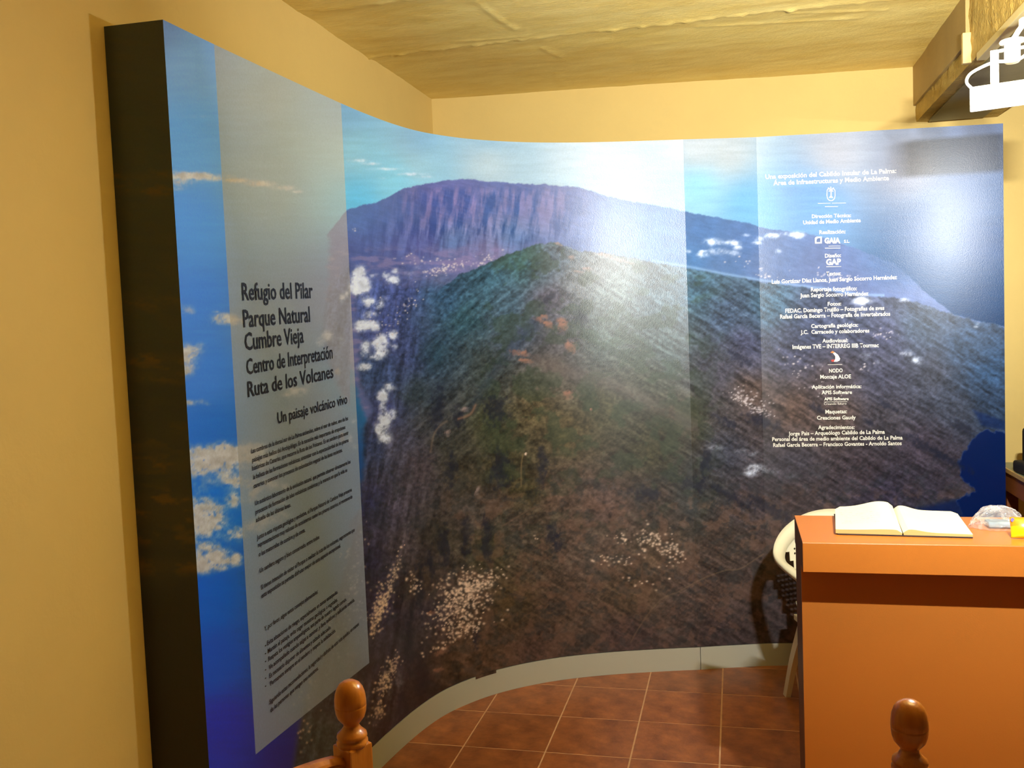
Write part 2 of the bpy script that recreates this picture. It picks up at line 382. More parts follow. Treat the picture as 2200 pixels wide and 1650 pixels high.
RIDGE = [(300, 2500), (740, 1700), (775, 1180), (800, 980), (830, 880), (869, 740), (891, 690), (920, 650), (945, 620), (986, 590), (1020, 577), (1046, 566), (1068, 555), (1123, 535), (1150, 526), (1185, 519), (1210, 527), (1245, 540), (1309, 545), (1364, 556),
         (1418, 566), (1486, 577), (1555, 591), (1636, 605), (1664, 609), (1760, 622), (1850, 636), (1917, 638), (1967, 650), (2050, 677), (2100, 690), (2200, 712)]
CLOUDS = [  # x, y, rx, ry, strength, texture
    (773, 595, 16, 22, 1.3), (768, 618, 17, 16, 1.3), (778, 612, 17, 17, 1.3), (845, 602, 15, 10, .9), (830, 590, 12, 9, .6), (850, 583, 12, 8, .6), (803, 592, 18, 6, .6), (880, 590, 18, 10, .4), (900, 575, 16, 7, .35),
    (792, 648, 18, 15, .8), (815, 655, 16, 11, .6), (795, 675, 18, 10, .7), (825, 640, 12, 7, .5), (786, 697, 26, 11, .95), (805, 702, 15, 9, .8), (776, 706, 18, 9, .8), (845, 720, 11, 12, .9), (818, 735, 20, 17, 1.1),
    (820, 755, 16, 13, .9), (785, 745, 11, 14, .8), (780, 758, 10, 10, .5), (805, 768, 20, 9, .7), (848, 745, 8, 9, .6), (784, 788, 17, 9, 1), (790, 762, 14, 6, .4), (838, 832, 14, 11, .7), (822, 852, 12, 17, .95), (822, 875, 10, 14, .7),
    (828, 900, 15, 16, 1.), (818, 922, 15, 16, .95), (828, 940, 16, 14, .7), (845, 890, 14, 14, .6), (822, 950, 13, 8, .5),
    (1265, 512+60, 1, 1, 0), (1530, 520, 26, 9, .7), (1545, 540, 22, 9, .7), (1575, 522, 17, 7, .85), (1585, 532, 12, 5, .7), (1578, 545, 14, 7, .6), (1510, 547, 14, 8, .7), (1512, 540, 10, 4, .6), (1478, 540, 10, 5, .5),
    (1628, 513, 12, 6, .7), (1625, 522, 12, 5, .8), (1660, 507, 18, 7, .8), (1685, 502, 12, 5, .5), (1712, 505, 18, 8, .9), (1672, 540, 10, 7, .5), (1605, 505, 14, 5, .4),
    (1852, 646, 24, 10, .8), (1944, 645, 16, 6, .65), (1945, 760, 18, 8, .6), (1970, 775, 17, 10, .6), (1893, 777, 18, 9, .4), (1865, 760, 26, 10, .35), (1858, 770, 18, 8, .3), (2100, 694, 14, 6, .4), (2095, 702, 10, 4, .4),
    (1622, 1008, 24, 12, .7), (1610, 1018, 22, 9, .5), (1660, 1012, 40, 12, .3), (1700, 1025, 26, 8, .25), (1540, 962, 30, 10, .4), (1590, 970, 30, 9, .3), (1620, 975, 14, 8, .4), (1640, 955, 10, 4, .3), (1520, 955, 12, 8, .35),
    (1440, 1150, 20, 8, .25), (1765, 1000-65, 30, 10, .2), (1800, 925, 40, 12, .15),
    (858, 1460, 16, 26, .35), (838, 1500, 12, 30, .3), (862, 1530, 10, 24, .2), (870, 1545, 10, 18, .25),
    (1762, 788-3, 14, 5, .3),
    # thin veils far out over the sea
    (410, 378, 70, 9, .95), (390, 392, 40, 10, .6), (370, 372, 40, 8, .5), (455, 383, 30, 7, .7), (510, 388, 34, 6, .75), (560, 395, 34, 7, .8), (610, 404, 30, 6, .7), (640, 412, 22, 4, .5), (380, 405, 30, 6, .5),
    (520, 412, 12, 4, .3), (425, 250, 60, 6, .25), (460, 268, 60, 5, .2), (560, 305, 60, 5, .18), (640, 322, 60, 6, .15), (770, 345, 30, 5, .5), (800, 352, 26, 4, .55), (830, 363, 40, 4, .6), (880, 374, 40, 4, .6), (912, 380, 24, 4, .5), (820, 383, 16, 3, .4),
    (400, 665, 22, 12, .45), (408, 672, 14, 5, .4), (480, 685, 30, 13, .9), (498, 690, 20, 9, .8), (464, 670, 10, 4, .5), (515, 690, 24, 9, .5), (385, 655, 10, 5, .4),
    (398, 762, 32, 26, .85), (392, 790, 28, 22, .85), (412, 755, 26, 12, .6), (430, 745, 16, 12, .4), (384, 815, 12, 10, .5), (385, 850, 12, 6, .3), (405, 866, 24, 8, .6), (425, 862, 22, 7, .5), (440, 868, 18, 5, .4),
    (385, 940, 16, 22, .5), (398, 958, 16, 12, .5), (440, 975, 50, 20, .8), (480, 972, 40, 20, 1.05), (455, 995, 60, 20, 1.), (420, 1000, 36, 24, .9), (500, 985, 34, 24, .7), (540, 972, 44, 22, .95), (560, 985, 36, 16, .7),
    (480, 1020, 44, 16, .5), (510, 1035, 44, 16, .7), (430, 1050, 26, 18, .4), (530, 1045, 26, 12, .5), (450, 1030, 30, 14, .4), (560, 1000, 20, 20, .5), (585, 975, 18, 12, .5),
    (435, 1095, 42, 26, 1.05), (440, 1125, 46, 26, 1.05), (460, 1110, 30, 20, .8), (410, 1085, 26, 14, .7), (420, 1150, 26, 26, .6), (500, 1075, 26, 24, .6), (515, 1070, 18, 14, .6), (505, 1150, 26, 16, .7), (515, 1140, 18, 12, .6),
    (545, 1060, 20, 26, .6), (580, 1040, 26, 18, .6), (610, 1045, 16, 12, .5), (550, 1130, 30, 16, .8), (580, 1115, 30, 14, .7), (610, 1105, 26, 10, .5), (600, 1080, 20, 12, .5),
    (450, 1175, 26, 18, .7), (450, 1200, 44, 24, .9), (430, 1215, 34, 18, .9), (470, 1215, 34, 14, .7), (508, 1198, 12, 10, 1.), (500, 1210, 24, 10, .6), (480, 1185, 30, 14, .5), (420, 1235, 20, 8, .5),
    (432, 1388, 7, 3, .3), (628, 885, 12, 7, .4), (600, 900, 12, 10, .3), (650, 1000, 14, 8, .6), (620, 1010, 16, 8, .4),
    (702, 720, 14, 12, .7), (690, 735, 14, 12, .5), (640, 840, 24, 12, .7), (620, 850, 22, 8, .5), (660, 825, 16, 8, .6), (735, 640, 8, 14, .7), (745, 632, 6, 10, .6), (708, 640, 8, 8, .3), (730, 735, 20, 30, .3),
    (760, 905, 8, 6, .6), (752, 945, 8, 14, .5), (764, 958, 8, 10, .5)]
ORANGE = [(1160, 688, 16, 8, 22), (1170, 680, 12, 6, 10), (1178, 698, 14, 10, 30), (1210, 700, 13, 15, 35), (1205, 690, 10, 10, 30), (1105, 757, 12, 8, 20), (1125, 760, 14, 9, 20), (1227, 553, 10, 6, 10), (1262, 578, 16, 5, 10), (1200, 524, 10, 4, 20),
          (1245, 584, 14, 3, 10), (1225, 745, 18, 12, 40), (1130, 775, 18, 6, 10), (1220, 848, 12, 10, 10), (1335, 560, 34, 4, 14), (1300, 548, 24, 5, 14), (1000, 880, 12, 7, -30), (962, 930, 7, 10, 0), (1270, 880, 3, 4, 0),
          (925, 1318, 6, 12, 70), (941, 1440, 7, 14, 75), (725, 798, 8, 10, 0), (735, 940, 6, 14, 0), (950, 1400, 8, 20, 60), (1025, 1055, 5, 12, 30)]
DARK = [(1023, 1372, 9, 20, 85), (1075, 1010, 24, 45, 90), (1165, 1000, 12, 40, 70), (1045, 1165, 14, 55, 85), (1000, 1160, 12, 50, 85), (955, 1170, 14, 44, 85), (1185, 1150, 12, 28, 85), (1200, 1170, 10, 24, 85), (970, 1010, 14, 50, 80),
        (940, 880, 18, 50, 70), (1065, 880, 28, 34, 0), (1180, 640, 30, 10, -35), (1250, 680, 14, 20, 0), (1200, 535, 10, 6, 0), (1560, 905, 30, 9, 30), (1640, 905, 40, 14, 20), (1760, 880, 24, 8, 30), (1905, 870, 26, 8, 30),
        (2070, 920, 30, 14, 30), (1990, 960, 70, 12, 28), (2040, 990, 50, 9, 25), (1515, 990, 14, 26, 50), (1390, 1060, 40, 16, 0), (1560, 1060, 60, 10, 30), (1650, 1090, 50, 12, 30), (1500, 1040, 30, 16, 10), (1865, 905, 18, 7, 30), (1590, 770, 40, 10, 30),
        (900, 1270, 12, 70, 75), (880, 1380, 14, 70, 75), (925, 1210, 10, 40, 80), (865, 1530, 14, 60, 80), (905, 1450, 18, 50, 70), (985, 900, 14, 24, 60)]
TOWNS = [  # x, y, rx, ry, count, rotation
    (1000, 1275, 60, 46, 330, -38), (975, 1330, 52, 42, 170, -40), (1035, 1250, 44, 16, 90, -20), (1010, 1345, 34, 20, 60, -35), (950, 1385, 40, 10, 22, -35), (890, 1255, 14, 26, 30, -20),
    (820, 1300, 18, 70, 150, 18), (810, 1320, 16, 50, 90, 18), (850, 1230, 8, 50, 40, 16), (825, 1470, 16, 44, 90, 18), (840, 1440, 12, 34, 50, 18), (812, 1530, 14, 26, 40, 18),
    (1400, 1160, 44, 20, 60, 12), (1425, 1180, 40, 18, 40, 24), (1345, 1160, 36, 14, 18, 0), (1325, 1205, 46, 12, 20, 0), (1460, 1185, 16, 8, 10, 10), (1380, 1260, 40, 18, 10, 20), (1440, 1215, 24, 30, 10, 60), (1150, 1155, 10, 5, 4, 0), (1300, 1200, 10, 8, 5, 0),
    (1600, 865, 44, 9, 60, 32), (1640, 885, 22, 6, 24, 20), (1600, 845, 30, 14, 24, 30), (1640, 870, 30, 20, 14, 30), (1720, 790, 60, 26, 26, 30), (1760, 830, 60, 20, 20, 20), (1890, 720, 14, 6, 12, -15), (1920, 715, 30, 20, 10, 0), (1860, 790, 30, 10, 10, 0),
    (965, 575, 46, 10, 60, -16), (935, 580, 26, 6, 34, -5), (1040, 560, 34, 9, 30, -22), (900, 560, 60, 14, 24, 0), (880, 655, 40, 20, 24, -30), (763, 495, 7, 3, 6, 0), (840, 700, 46, 50, 30, -30), (1640, 590, 18, 8, 14, 15), (1790, 592, 50, 8, 24, 10), (1620, 570, 50, 12, 12, 15),
    (660, 1480, 40, 70, 30, 20), (700, 1330, 20, 40, 26, 20), (760, 1290, 30, 60, 40, 18), (720, 1400, 26, 20, 8, 0), (740, 1190, 10, 10, 10, 0), (655, 1575, 20, 40, 14, 0), (760, 1230, 18, 80, 40, 10), (1130, 975, 3, 2, 6, 0)]

def paint(X, Y, s, z):
    """sRGB 0..255 of the print at motif position X, Y"""
    wx = X+(fbm(X/22, Y/22, 3, 11)-.5)*7; wy = Y+(fbm(X/22, Y/22, 3, 12)-.5)*7
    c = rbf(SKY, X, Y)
    c = c*(1-sstep(470, 700, X)[..., None]*np.array([.0, .08, .08]))
    c = c*(1+(1-sstep(470, 640, X))[..., None]*np.array([.02, .05, .24]))
    c = c*(1+(fbm(X/60, Y/7, 4, 21)-.5)*.10)[..., None]
    # far land
    far = rbf(FAR, X, Y)*.94
    far = far.mean(-1, keepdims=True)*.14+far*.86
    fl = (fbm((X+Y*.1)/9, Y/48, 4, 31)-.5)
    lit = sstep(.0, .16, fl)-sstep(.0, .16, -fl)
    zone = np.exp(-((X-1040)/190)**4)*sstep(395, 415, Y)*(1-sstep(480, 530, Y))
    zone2 = np.exp(-((X-1010)/230)**4)*sstep(460, 500, Y)*(1-sstep(535, 565, Y))
    far = far+(zone*lit*17)[..., None]*np.array([1., .3, .0])+(zone*lit*8)[..., None]+(zone2*lit*14)[..., None]*np.array([.6, .8, .9])
    far = far*(1+(fbm(X/14, Y/14, 4, 33)-.5)*.16+(fbm((X*.8+Y*.5)/16, (Y-X*.3)/4, 3, 35)-.5)*.14)[..., None]
    plain = sstep(520, 560, Y+(X-760)*.02)*(X < 1180)
    far = lerp(far, (128, 112, 145), np.clip(plain*(fbm(X/30, Y/10, 3, 37)-.45)*3, 0, .6))
    m = below(X, Y, SKYLINE, 1.6, 3, 3)*sstep(700, 716, X+(fbm(Y/16, Y*0, 3, 73)-.5)*26-np.interp(Y, [450, 540, 640, 1700], [6, -6, 0, 300]))
    # teal water beside the left coast
    coast = [(300, 1700), (640, 1400), (690, 900), (700, 560), (700, 480), (746, 420), (2300, 420), (2300, 1700)]
    m = m*(1-.75*sstep(1780, 1960, X)*sstep(640, 560, Y))
    c = c*(1-m[..., None])+far*m[..., None]
    # left coast and near land
    land = rbf(LAND, X+(fbm(X/30, Y/30, 3, 41)-.5)*30, Y+(fbm(X/30, Y/30, 3, 42)-.5)*30)
    # streaks follow the slopes
    def streak(ang, L, W, sd, o=4):
        ca, sa = math.cos(math.radians(ang)), math.sin(math.radians(ang))
        return fbm((wx*ca+wy*sa)/L, (-wx*sa+wy*ca)/W, o, sd)-.5
    wl = 1-sstep(880, 1010, X+(Y-900)*.05); wr = np.maximum(sstep(1180, 1420, X-(Y-900)*.3), .8*sstep(1080, 1260, Y)*sstep(1000, 1120, X))
    crest = np.interp(Y, [500, 700, 800, 950, 1100], [1190, 1200, 1130, 1050, 980])
    wf = sstep(crest+30, crest-50, X)*sstep(880, 960, X+(Y-700)*.25)*sstep(1080, 900, Y)
    wl = wl*(1-wf)
    st = streak(100, 70, 9, 51)*wl+streak(31, 46, 6, 52)*wr+streak(138, 52, 8, 55)*wf*.85+(1-wl-wr-wf).clip(0, 1)*(fbm(X/15, Y/13, 4, 53)-.5)*1.0
    st = st+.75*(fbm(X/6, Y/5, 3, 54)-.5)
    land = land.mean(-1, keepdims=True)*.16+land*.84
    land = land*(1+st*.95)[..., None]
    land = land*(1+.2*sstep(1050, 1250, Y)*sstep(900, 1000, X))[..., None]
    ridge_m = below(X, Y, RIDGE, 2.2, 5, 7)
    # forest patches and pale grass
    fo = sstep(.5, .62, fbm(wx/36, wy/30, 4, 61))
    land = lerp(land, (44, 58, 40), fo*.42*ridge_m*sstep(1000, 1080, X)*(1-sstep(1450, 1600, X))*(1-sstep(950, 1250, Y)))
    go = sstep(.52, .64, fbm(wx/22, wy/22, 4, 62))
    land = lerp(land, (112, 80, 62), go*.40*sstep(1020, 1100, Y)*sstep(930, 1000, X))
    go = sstep(.56, .64, fbm(wx/18, wy/14, 4, 64))
    land = lerp(land, (38, 44, 46), go*.28*sstep(960, 1040, Y))
    # shore between purple coast strip and the water at its left
    shore = sstep(-8, 8, X-(756+(fbm(Y/40, Y*0, 4, 71)-.5)*46+np.interp(Y, [540, 620, 700, 800, 900, 1000, 1100, 1200, 1300, 1700], [-40, 12, 10, 26, 34, 24, 6, -20, -110, -190])))
    low = sstep(560, 640, Y+(fbm(X/40, Y/20, 3, 72)-.5)*40)*(X < 1100)
    a = np.maximum(ridge_m, low*shore)*(X > 560)
    # land that shows under the text field
    ov = polymask(X, Y, [(760, 560), (716, 600), (705, 640), (694, 720), (712, 800), (735, 850), (760, 880), (768, 1000), (770, 1100), (745, 1200), (722, 1300), (700, 1400), (655, 1500), (640, 1580), (628, 1660), (900, 1700), (900, 560)], 9)
    a = np.where(X < 800, np.maximum(a*sstep(700, 800, X), ov*np.where(X > 752, a, 1)), a)
    # sea in the lower right corner
    bay = polymask(X+(fbm(X/14, Y/14, 3, 75)-.5)*16, Y+(fbm(X/14, Y/14, 3, 76)-.5)*16, [(2200, 930), (2120, 925), (2085, 945), (2062, 985), (2062, 1010), (2075, 1035), (2090, 1048), (2095, 1060), (2072, 1062), (2055, 1075), (2066, 1095), (2075, 1130), (2200, 1130)], 2.5)
    a = a*(1-bay)
    tri2 = polymask(X, Y, [(1870, 1130), (1960, 1095), (2070, 1070), (2080, 1130)], 8)
    tri3 = polymask(X, Y, [(2090, 880), (2160, 905), (2160, 925), (2110, 915)], 5)
    c = c*(1-a[..., None])+land*a[..., None]
    bay = np.maximum(np.maximum(bay, tri2*.75), tri3*.6)
    c = lerp(c, (0, 20, 62), bay)
    # pale strip along the far coast road
    RL = np.array(RIDGE, float); yr = np.interp(X, RL[:, 0], RL[:, 1])
    c = lerp(c, (140, 165, 188), np.exp(-((Y-yr+3)/3.)**2)*.5*(X > 1400)*(X < 1900))
    for (x, y, rx, ry, k) in ORANGE:
        r = np.hypot(((X-x)*math.cos(math.radians(k))+(Y-y)*math.sin(math.radians(k)))/rx, (-(X-x)*math.sin(math.radians(k))+(Y-y)*math.cos(math.radians(k)))/ry)
        c = lerp(c, (140, 96, 78) if y > 1200 or x > 1100 and y > 650 else (134, 112, 104), (1-sstep(.35, 1.15, r+(fbm(X/5, Y/5, 3, 81)-.5)*1.1))*(.55+.35*sstep(.3, -.4, (Y-y)/ry+(X-x)/rx*.3)))
    for (x, y, rx, ry, k) in DARK:
        r = np.hypot(((X-x)*math.cos(math.radians(k if abs(k) < 50 else 0))+(Y-y)*math.sin(math.radians(k if abs(k) < 50 else 0)))/rx, (-(X-x)*math.sin(math.radians(k if abs(k) < 50 else 0))+(Y-y)*math.cos(math.radians(k if abs(k) < 50 else 0)))/ry)
        c = lerp(c, (26, 28, 40), (1-sstep(.2, 1.3, r+(fbm(X/7, Y/9, 4, 82)-.5)*1.9))*.62)
    # tracks
    def path(pts, col, wd, al):
        nonlocal c
        P = np.array([p for p in spline(pts, 6)]); dm = np.full(X.shape, 1e9)
        sel = (X > P[:, 0].min()-10) & (X < P[:, 0].max()+10) & (Y > P[:, 1].min()-10) & (Y < P[:, 1].max()+10)
        xs, ys = X[sel], Y[sel]; q = np.full(xs.shape, 1e9)
        for p0, p1 in zip(P, P[1:]):
            ab = p1-p0; t = np.clip(((xs-p0[0])*ab[0]+(ys-p0[1])*ab[1])/(ab@ab+1e-9), 0, 1)
            q = np.minimum(q, np.hypot(xs-p0[0]-t*ab[0], ys-p0[1]-t*ab[1]))
        dm[sel] = q; c = lerp(c, col, np.exp(-(dm/wd)**2)*al)
    path([(1355, 1380), (1375, 1345), (1400, 1310), (1425, 1285), (1460, 1270), (1510, 1243), (1560, 1225), (1590, 1222), (1640, 1190)], (124, 98, 70), 1.6, .38)
    path([(1150, 770), (1210, 795), (1300, 820), (1400, 865), (1490, 915)], (94, 80, 74), 17, .42)
    path([(1010, 880), (1060, 800), (1110, 740), (1150, 690)], (34, 44, 60), 12, .35)
    path([(925, 970), (932, 935), (945, 915), (960, 905)], (120, 98, 80), 2.5, .5)
    path([(1120, 1045), (1120, 1000), (1124, 975)], (120, 96, 62), 1.6, .6)
    path([(1080, 1130), (1150, 1090), (1210, 1080)], (110, 84, 66), 2, .4)
    path([(985, 900), (1010, 890), (1022, 870)], (130, 92, 70), 3, .6)
    path([(750, 1130), (690, 1230), (660, 1320)], (78, 92, 132), 2, .0)
    # clouds
    tex = fbm(X/11, Y/9, 5, 91, .62); acc = np.zeros(X.shape)
    for (x, y, rx, ry, k) in CLOUDS:
        if k <= 0: continue
        r2 = ((X-x)/rx)**2+((Y-y)/ry)**2
        acc = np.maximum(acc, k*np.exp(-r2*.9))+.25*np.minimum(acc, k*np.exp(-r2*.9))
    al = sstep(.14, .95, acc*(.12+1.8*tex))
    shade = (fbm(X/11, (Y+6)/9, 3, 92)-.5)
    base = np.where((X < 560)[..., None], np.array([196, 190, 196.]), np.array([205, 205, 212.]))
    c = c*(1-al[..., None]*.93)+(base+shade[..., None]*60)*al[..., None]*.93
    # roofs of the towns
    rg = np.random.RandomState(3)
    flat = c.reshape(-1, 3); XX = X.ravel(); YY = Y.ravel()
    dots = []
    for (x, y, rx, ry, n, k) in TOWNS:
        for _ in range(n):
            u, v = rg.randn(2)*.55; kk = math.radians(k)
            dots.append((x+u*rx*math.cos(kk)-v*ry*math.sin(kk), y+u*rx*math.sin(kk)+v*ry*math.cos(kk), rg.uniform(1.2, 2.9)*(.75 if y < 950 else 1), rg.uniform(.45, 1)))
    cell = {}
    for i, d_ in enumerate(dots): cell.setdefault((int(d_[0]//40), int(d_[1]//40)), []).append(d_)
    key = (XX//40).astype(int)*1000+(YY//40).astype(int)
    order = np.argsort(key, kind='stable'); ks = key[order]
    for (cx, cy), ds in cell.items():
        for ox in (-1, 0, 1):
            for oy in (-1, 0, 1):
                kk = (cx+ox)*1000+cy+oy; a0, a1 = np.searchsorted(ks, [kk, kk+1])
                if a1 <= a0: continue
                ix = order[a0:a1]; px_, py_ = XX[ix], YY[ix]
                for (x, y, r, k) in ds:
                    if abs(x-(cx+ox)*40-20) > 26 or abs(y-(cy+oy)*40-20) > 26: continue
                    w_ = np.exp(-((px_-x)**2/(r*r*1.3)+(py_-y)**2/(r*r*.7)))*k
                    col = np.array([226, 190, 160.]) if y > 950 else np.array([196, 178, 172.])
                    flat[ix] = flat[ix]*(1-w_[:, None])+col*w_[:, None]
    c = flat.reshape(c.shape)
    # milky text field printed over the left part
    inside = (s > S_L) & (s < S_R) & (z > Z_B)
    field = lerp(c, (184, 164, 140), np.full(X.shape, .56))
    field = lerp(field, (126, 146, 186), np.clip((Y-450)/900, 0, 1)*.66)
    c = np.where(inside[..., None], field, c)
    return c

GAIN = np.array([1.14, 1.30, 1.54])
def lin(c):
    c = np.clip(c, 0, 255)/255
    return np.where(c <= .04045, c/12.92, ((c+.055)/1.055)**2.4)

# print material: baked colour attribute, fine paper grain, satin varnish
q = Nd('satin_photo_print')
at = q.n('ShaderNodeAttribute', attribute_name='print'); tc = q.n('ShaderNodeTexCoord')
nz = q.n('ShaderNodeTexNoise', i_Scale=160., i_Detail=3.); q.l(tc.outputs['Object'], nz.inputs['Vector'])
mr = q.n('ShaderNodeMapRange'); mr.inputs['To Min'].default_value = .88; mr.inputs['To Max'].default_value = 1.12; q.l(nz.outputs['Fac'], mr.inputs['Value'])
vm = q.n('ShaderNodeVectorMath', operation='SCALE'); q.l(at.outputs['Color'], vm.inputs[0]); q.l(mr.outputs[0], vm.inputs['Scale'])
q.l(vm.outputs[0], q.b.inputs['Base Color'])
q.b.inputs['Roughness'].default_value = .30; q.b.inputs['Specular IOR Level'].default_value = .42
n2 = q.n('ShaderNodeTexNoise', i_Scale=240., i_Detail=2.); q.l(tc.outputs['Object'], n2.inputs['Vector'])
bp = q.n('ShaderNodeBump', i_Strength=.12, i_Distance=.002); q.l(n2.outputs['Fac'], bp.inputs['Height']); q.l(bp.outputs['Normal'], q.b.inputs['Normal'])
q.b.inputs['Anisotropic'].default_value = .62
cx_ = q.n('ShaderNodeCombineXYZ'); cx_.inputs[2].default_value = 1.; q.l(cx_.outputs[0], q.b.inputs['Tangent'])
M_print = q.m

stand = empty('exhibition_wall', (-.2, 4.33, 0))
tag(stand, 'tall curved exhibition wall printed with an aerial volcano photograph', 'display wall')
def child(o):
    o.parent = stand; o.matrix_parent_inverse = stand.matrix_world.inverted(); o.location = (0, 0, 0)
    return o
stand_inv = Matrix.Translation((.2, -4.33, 0))
def put(name, me, m=None):
    o = obj(name, me, m); o.parent = stand; o.matrix_parent_inverse = stand_inv; return o

def zgrid(n):
    z = np.linspace(PZ, H, n); return np.sort(np.r_[z[np.abs(z-Z_B) > .003], Z_B-.0006, Z_B+.0006])
zz = zgrid(560)
SH = [0, S_1, S_2, SL]
for k in range(3):
    a, b = SH[k]+(.0001 if k else 0), SH[k+1]-.0001
    ns = int((b-a)/.0041); sv = np.linspace(a, b, ns)
    for e in (S_L, S_R):
        if a < e < b: sv = np.sort(np.r_[sv[np.abs(sv-e) > .002], e-.0005, e+.0005])
    S, Z = np.meshgrid(sv, zz)
    P = surf(S, Z, (0, .0012, 0)[k]*0)
    X, Y = to_px(P)
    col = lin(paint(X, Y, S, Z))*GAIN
    f = grid_faces(len(zz), len(sv), flip=False)
    if k == 0:
        # the sheet's notched lower edge: leave out a shallow step near the floor
        sa_, sb_ = px2sz(1022, 1470)[0], px2sz(1066, 1448)[0]
    me = mesh_np('print_sheet', P.reshape(-1, 3), f, col.reshape(-1, 3)); me.materials.append(M_print)
    put('print_sheet', me)
    if k == 0:
        # little flap of print hanging over the plinth between the two notches
        S3, Z3 = np.meshgrid(np.linspace(sa_, sb_, 30), np.linspace(PZ-.014, PZ, 6))
        P3 = surf(S3, Z3, .0015); X3, Y3 = to_px(P3)
        me = mesh_np('print_flap', P3.reshape(-1, 3), grid_faces(6, 30), (lin(paint(X3, Y3, S3, Z3))*GAIN).reshape(-1, 3)); me.materials.append(M_print)
        put('print_flap', me)

# left end face, carrying on the print with the face's shade painted in as darker colours
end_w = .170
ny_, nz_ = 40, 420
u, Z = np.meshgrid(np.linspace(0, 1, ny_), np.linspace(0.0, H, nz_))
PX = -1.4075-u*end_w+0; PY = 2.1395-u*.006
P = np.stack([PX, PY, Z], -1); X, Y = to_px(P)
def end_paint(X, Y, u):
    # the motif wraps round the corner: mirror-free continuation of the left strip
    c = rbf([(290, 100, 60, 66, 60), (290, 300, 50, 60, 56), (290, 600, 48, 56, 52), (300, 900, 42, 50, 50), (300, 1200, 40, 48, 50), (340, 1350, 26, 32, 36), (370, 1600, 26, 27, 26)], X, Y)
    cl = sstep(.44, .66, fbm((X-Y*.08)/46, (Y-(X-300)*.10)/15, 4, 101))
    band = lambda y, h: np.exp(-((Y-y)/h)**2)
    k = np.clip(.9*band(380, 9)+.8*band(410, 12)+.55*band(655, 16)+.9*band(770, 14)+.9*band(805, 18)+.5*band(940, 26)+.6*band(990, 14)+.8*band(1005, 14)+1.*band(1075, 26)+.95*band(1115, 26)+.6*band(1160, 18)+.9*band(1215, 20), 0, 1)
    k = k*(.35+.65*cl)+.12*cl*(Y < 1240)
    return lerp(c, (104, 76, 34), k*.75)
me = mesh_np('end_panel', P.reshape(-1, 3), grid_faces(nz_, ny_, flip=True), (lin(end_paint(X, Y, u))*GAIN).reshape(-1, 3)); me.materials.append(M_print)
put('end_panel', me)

M_side = mat('grey_panel_back', srgb(120, 112, 96), rough=.7)
def ribbon(name, s0, s1, z0, z1, off_f, off_b, m, n=120):
    sv = np.linspace(s0, s1, n)
    prof = [(off_f, z0), (off_f, z1), (off_b, z1), (off_b, z0)]
    V = np.concatenate([surf(sv, zz_, of) for of, zz_ in prof]); F = []
    for k in range(4):
        a, b = k*n, ((k+1) % 4)*n
        for i in range(n-1): F.append((a+i, a+i+1, b+i+1, b+i))
    me = bpy.data.meshes.new(name); me.from_pydata([tuple(v) for v in V], [], [tuple(map(int, f)) for f in F]+[(0, n, 2*n, 3*n), (n-1, 4*n-1, 3*n-1, 2*n-1)])
    bm = nb(); bm.from_mesh(me); bmesh.ops.recalc_face_normals(bm, faces=bm.faces); bm.to_mesh(me); bm.free()
    me.materials.append(m); return put(name, me)
ribbon('core_board', 0.001, SL, PZ+.001, H-.0005, -.0012, -.022, M_side, 200)
M_plinth = mat('pale_grey_plinth_laminate', srgb(182, 182, 166), rough=.42, var=.015, scale=3)
S_P = px2sz(1505, 1410)[0]
ribbon('plinth_board', 0.002, S_P-.0012, 0, PZ-.003, .0005, -.02, M_plinth, 200)
ribbon('plinth_board', S_P+.0012, SL-.002, 0, PZ-.003, .0005, -.02, M_plinth, 60)
# box end behind the first sheet
bm = nb(); box(bm, (-1.4075-end_w, 2.1365, 0), (-1.4085, 2.1385, H-.001)); 
for v in bm.verts: v.co.y += .003
put('end_core', (lambda b: (lambda m_: (b.to_mesh(m_), b.free(), m_)[2])(bpy.data.meshes.new('end_core')))(bm), M_side)
bm = nb()
vs = [bm.verts.new(p) for p in ((-1.4085, 2.142, H-.004), (-1.4075-end_w, 2.142, H-.004), (LW(2.9)+.001, 2.9, H-.004), (-1.372, 2.9, H-.004))]
bm.faces.new(vs); r = bmesh.ops.extrude_face_region(bm, geom=bm.faces[:]); 
for v in [g_ for g_ in r['geom'] if isinstance(g_, bmesh.types.BMVert)]: v.co.z -= .012
bm2 = bm; me = bpy.data.meshes.new('top_board'); bmesh.ops.recalc_face_normals(bm2, faces=bm2.faces); bm2.to_mesh(me); bm2.free(); put('top_board', me, M_side)

